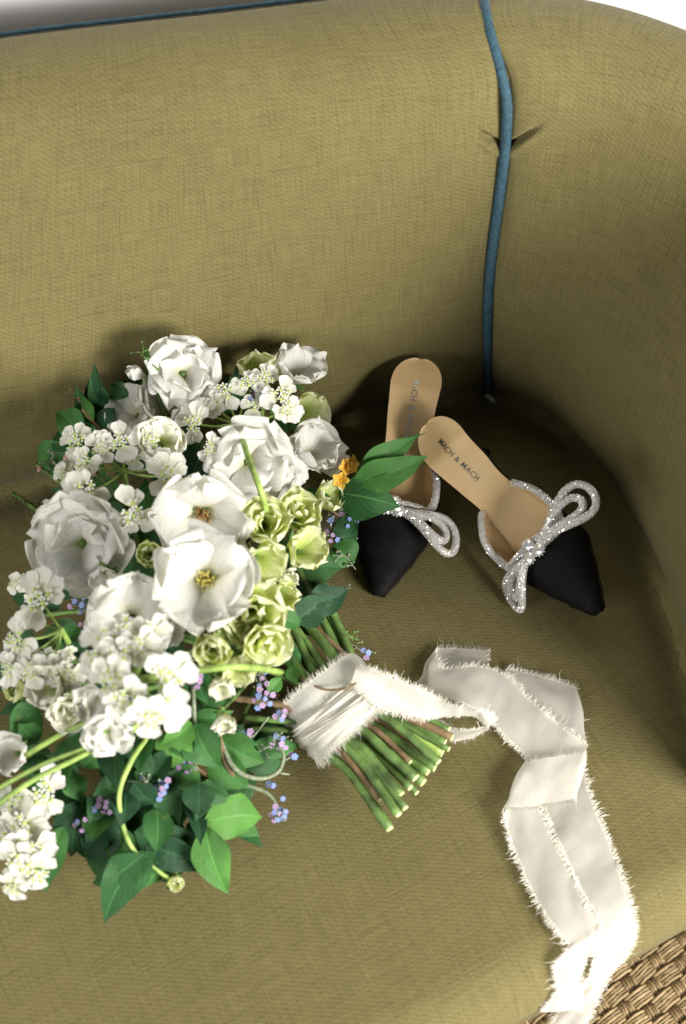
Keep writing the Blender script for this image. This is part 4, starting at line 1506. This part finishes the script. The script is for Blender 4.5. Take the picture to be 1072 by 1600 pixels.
def strip(name, sta, seed, n_per=9, fr=(True, True), drape=True, frend=False):
    """sta: list of (edge A px, edge B px, zA, zB) with z above the seat surface"""
    ea, eb = [], []
    for (a, b, za, zb) in sta:
        for (q, z, lst) in ((a, za, ea), (b, zb, eb)):
            p = P(q[0], q[1], z)
            if drape:
                for _ in range(4):
                    p = P(q[0], q[1], z + seat_z(p.x, p.y))
            lst.append(p)
    n = (len(sta) - 1) * n_per + 1
    A, B = catmull(ea, n), catmull(eb, n)
    nv = 9
    v, uv = [], []
    rnd = random.Random(seed)
    L = 0
    off = rnd.uniform(0, 50)
    for i in range(n):
        if i:
            L += ((A[i] + B[i]) * .5 - (A[i - 1] + B[i - 1]) * .5).length
        ac = B[i] - A[i]
        t_ = (A[min(i + 1, n - 1)] + B[min(i + 1, n - 1)] - A[max(i - 1, 0)] - B[max(i - 1, 0)])
        nn = ac.cross(t_)
        nn = nn.normalized() if nn.length > 1e-9 else Vector((0, 0, 1))
        if nn.z < 0:
            nn = -nn
        for j in range(nv):
            s = j / (nv - 1)
            p = A[i].lerp(B[i], s)
            h = mnoise.noise(Vector((L * 28 + off, s * 1.6, seed))) * .0030 + mnoise.noise(Vector((L * 75 + off, s * 3, seed))) * .0010
            h += .0016 * math.sin(math.pi * s)
            p = p + nn * abs(h)
            if j in (0, nv - 1):
                p += (A[i] - B[i]).normalized() * (1 if j == 0 else -1) * rnd.uniform(-.0005, .0005)
            v.append(p)
            uv.append((s * .04, L))
    o = link(name, mk(v, gridfaces(n, nv), M_RIB, uv), ribbon)
    mb = MB()
    for e, side, on in ((0, -1, fr[0]), (nv - 1, 1, fr[1])):
        if on:
            edge = [v[i * nv + e] for i in range(n)]
            out = [((v[i * nv + e] - v[i * nv + (e + (1 if e == 0 else -1))]).normalized()) for i in range(n)]
            fringe(mb, edge, out, seed * 3 + e)
    if frend:
        edge = v[:nv]
        t_ = (v[0] - v[nv]).normalized()
        fringe(mb, edge, [t_] * nv, seed * 5 + 1, 2200, .002, .006)
    if mb.v:
        f = link('frayed_edge', mb.mesh(M_THREAD, False), o)
        f['kind'] = 'stuff'
    return o


# wrap: a sleeve round the bundle, three overlapping turns
def wrap(name, c0, half, rx, rz, a0, a1, seed, skew=0.0, pinch=0.0, fr=True):
    nA, nB = 56, 15
    v, uv = [], []
    rnd = random.Random(seed)
    for i in range(nA):
        a = a0 + (a1 - a0) * i / (nA - 1)
        for j in range(nB):
            s = -1 + 2 * j / (nB - 1)
            fold = mnoise.noise(Vector((a * 1.3, s * 2.6, seed))) * .0030 + mnoise.noise(Vector((a * .8, s * 8.0, seed + 4))) * .0007
            k = 1 + fold / .03 + pinch * s * s
            hw = half * (1 + .05 * mnoise.noise(Vector((a * 2, s, seed + 9))))
            p = c0 + AX * (s * hw + skew * math.sin(a)) + SX * (rx * k * math.cos(a)) + UZ * (rz * k * math.sin(a))
            p.z = max(p.z, .002)
            v.append(p)
            uv.append((s * .03, a * .03))
    o = link(name, mk(v, gridfaces(nA, nB), M_RIB, uv), ribbon)
    if fr:
        mb = MB()
        for e, sg in ((0, -1), (nB - 1, 1)):
            edge = [v[i * nB + e] for i in range(nA)]
            fringe(mb, edge, [AX * sg] * nA, seed * 11 + e, 3000, .002, .006)
        f = link('frayed_edge', mb.mesh(M_THREAD, False), o)
        f['kind'] = 'stuff'
    return o


WC = TIE + Vector((0, 0, .002))
wrap('wrap', WC, .0270, .0420, .0360, 0, 2 * math.pi, 1, 0.002, .03)
wrap('wrap', WC + AX * .008, .0150, .0432, .0374, -.4, 3.5, 2, .004, -.03)
wrap('wrap', WC - AX * .005, .0050, .0444, .0388, -.3, 3.4, 3, .007, -.06, fr=False)
wrap('wrap', WC + AX * .001, .0035, .0446, .0392, -.3, 3.4, 5, .012, -.06, fr=False)

strip('tail', [((556, 1042), (549, 1066), .083, .081), ((582, 1046), (566, 1082), .079, .077), ((618, 1062), (600, 1108), .066, .062), ((655, 1078), (646, 1118), .052, .046), ((700, 1098), (694, 1119), .046, .030),
               ((742, 1110), (736, 1120), .046, .030), ((768, 1116), (763, 1134), .038, .024), ((770, 1128), (752, 1146), .026, .014), ((745, 1138), (732, 1154), .018, .008), ((716, 1138), (708, 1156), .014, .006), ((694, 1128), (684, 1150), .012, .005), ((672, 1116), (664, 1140), .010, .004)],
      4, fr=(True, True))
# short end folded under, then the long tail that zigzags to the front
strip('tail', [((761, 1017), (756, 1062), .0015, .0015), ((725, 1014), (720, 1062), .0015, .0015), ((690, 1013), (664, 1060), .002, .002), ((680, 1018), (658, 1064), .0055, .0055), ((690, 1045), (668, 1082), .008, .010), ((740, 1042), (716, 1096), .012, .014), ((786, 1054), (756, 1116), .010, .010), ((826, 1094), (790, 1150), .008, .008),
               ((862, 1126), (829, 1186), .008, .007), ((900, 1155), (876, 1220), .008, .007), ((915, 1168), (899, 1244), .009, .009), ((909, 1176), (892, 1250), .013, .013), ((870, 1182), (845, 1258), .013, .012), ((828, 1190), (796, 1264), .012, .012), ((820, 1196), (786, 1270), .010, .010), ((832, 1232), (790, 1284), .006, .006), ((852, 1290), (806, 1332), .005, .005),
               ((884, 1356), (838, 1402), .005, .005), ((912, 1410), (872, 1456), .006, .006), ((932, 1440), (889, 1476), .008, .008), ((930, 1462), (882, 1490), .012, .010), ((912, 1500), (868, 1512), .010, .008), ((905, 1530), (872, 1545), .008, .006), ((905, 1580), (850, 1580), .006, .004)],
      6, 8, frend=True)
strip('tail', [((790, 1046), (770, 1104), .003, .003), ((845, 1057), (832, 1112), .003, .003), ((890, 1071), (890, 1140), .004, .004), ((901, 1077), (914, 1152), .005, .004), ((900, 1090), (904, 1166), .0025, .002), ((905, 1150), (850, 1190), .0018, .0018), ((912, 1215), (848, 1236), .0018, .0018), ((930, 1268), (866, 1300), .003, .003), ((952, 1320), (892, 1356), .003, .003),
               ((972, 1380), (916, 1408), .004, .004), ((988, 1432), (928, 1448), .005, .004), ((990, 1466), (930, 1486), .006, .006), ((968, 1504), (922, 1518), .008, .008), ((940, 1545), (890, 1560), .006, .006), ((915, 1600), (850, 1620), .004, .004)],
      7, 9)
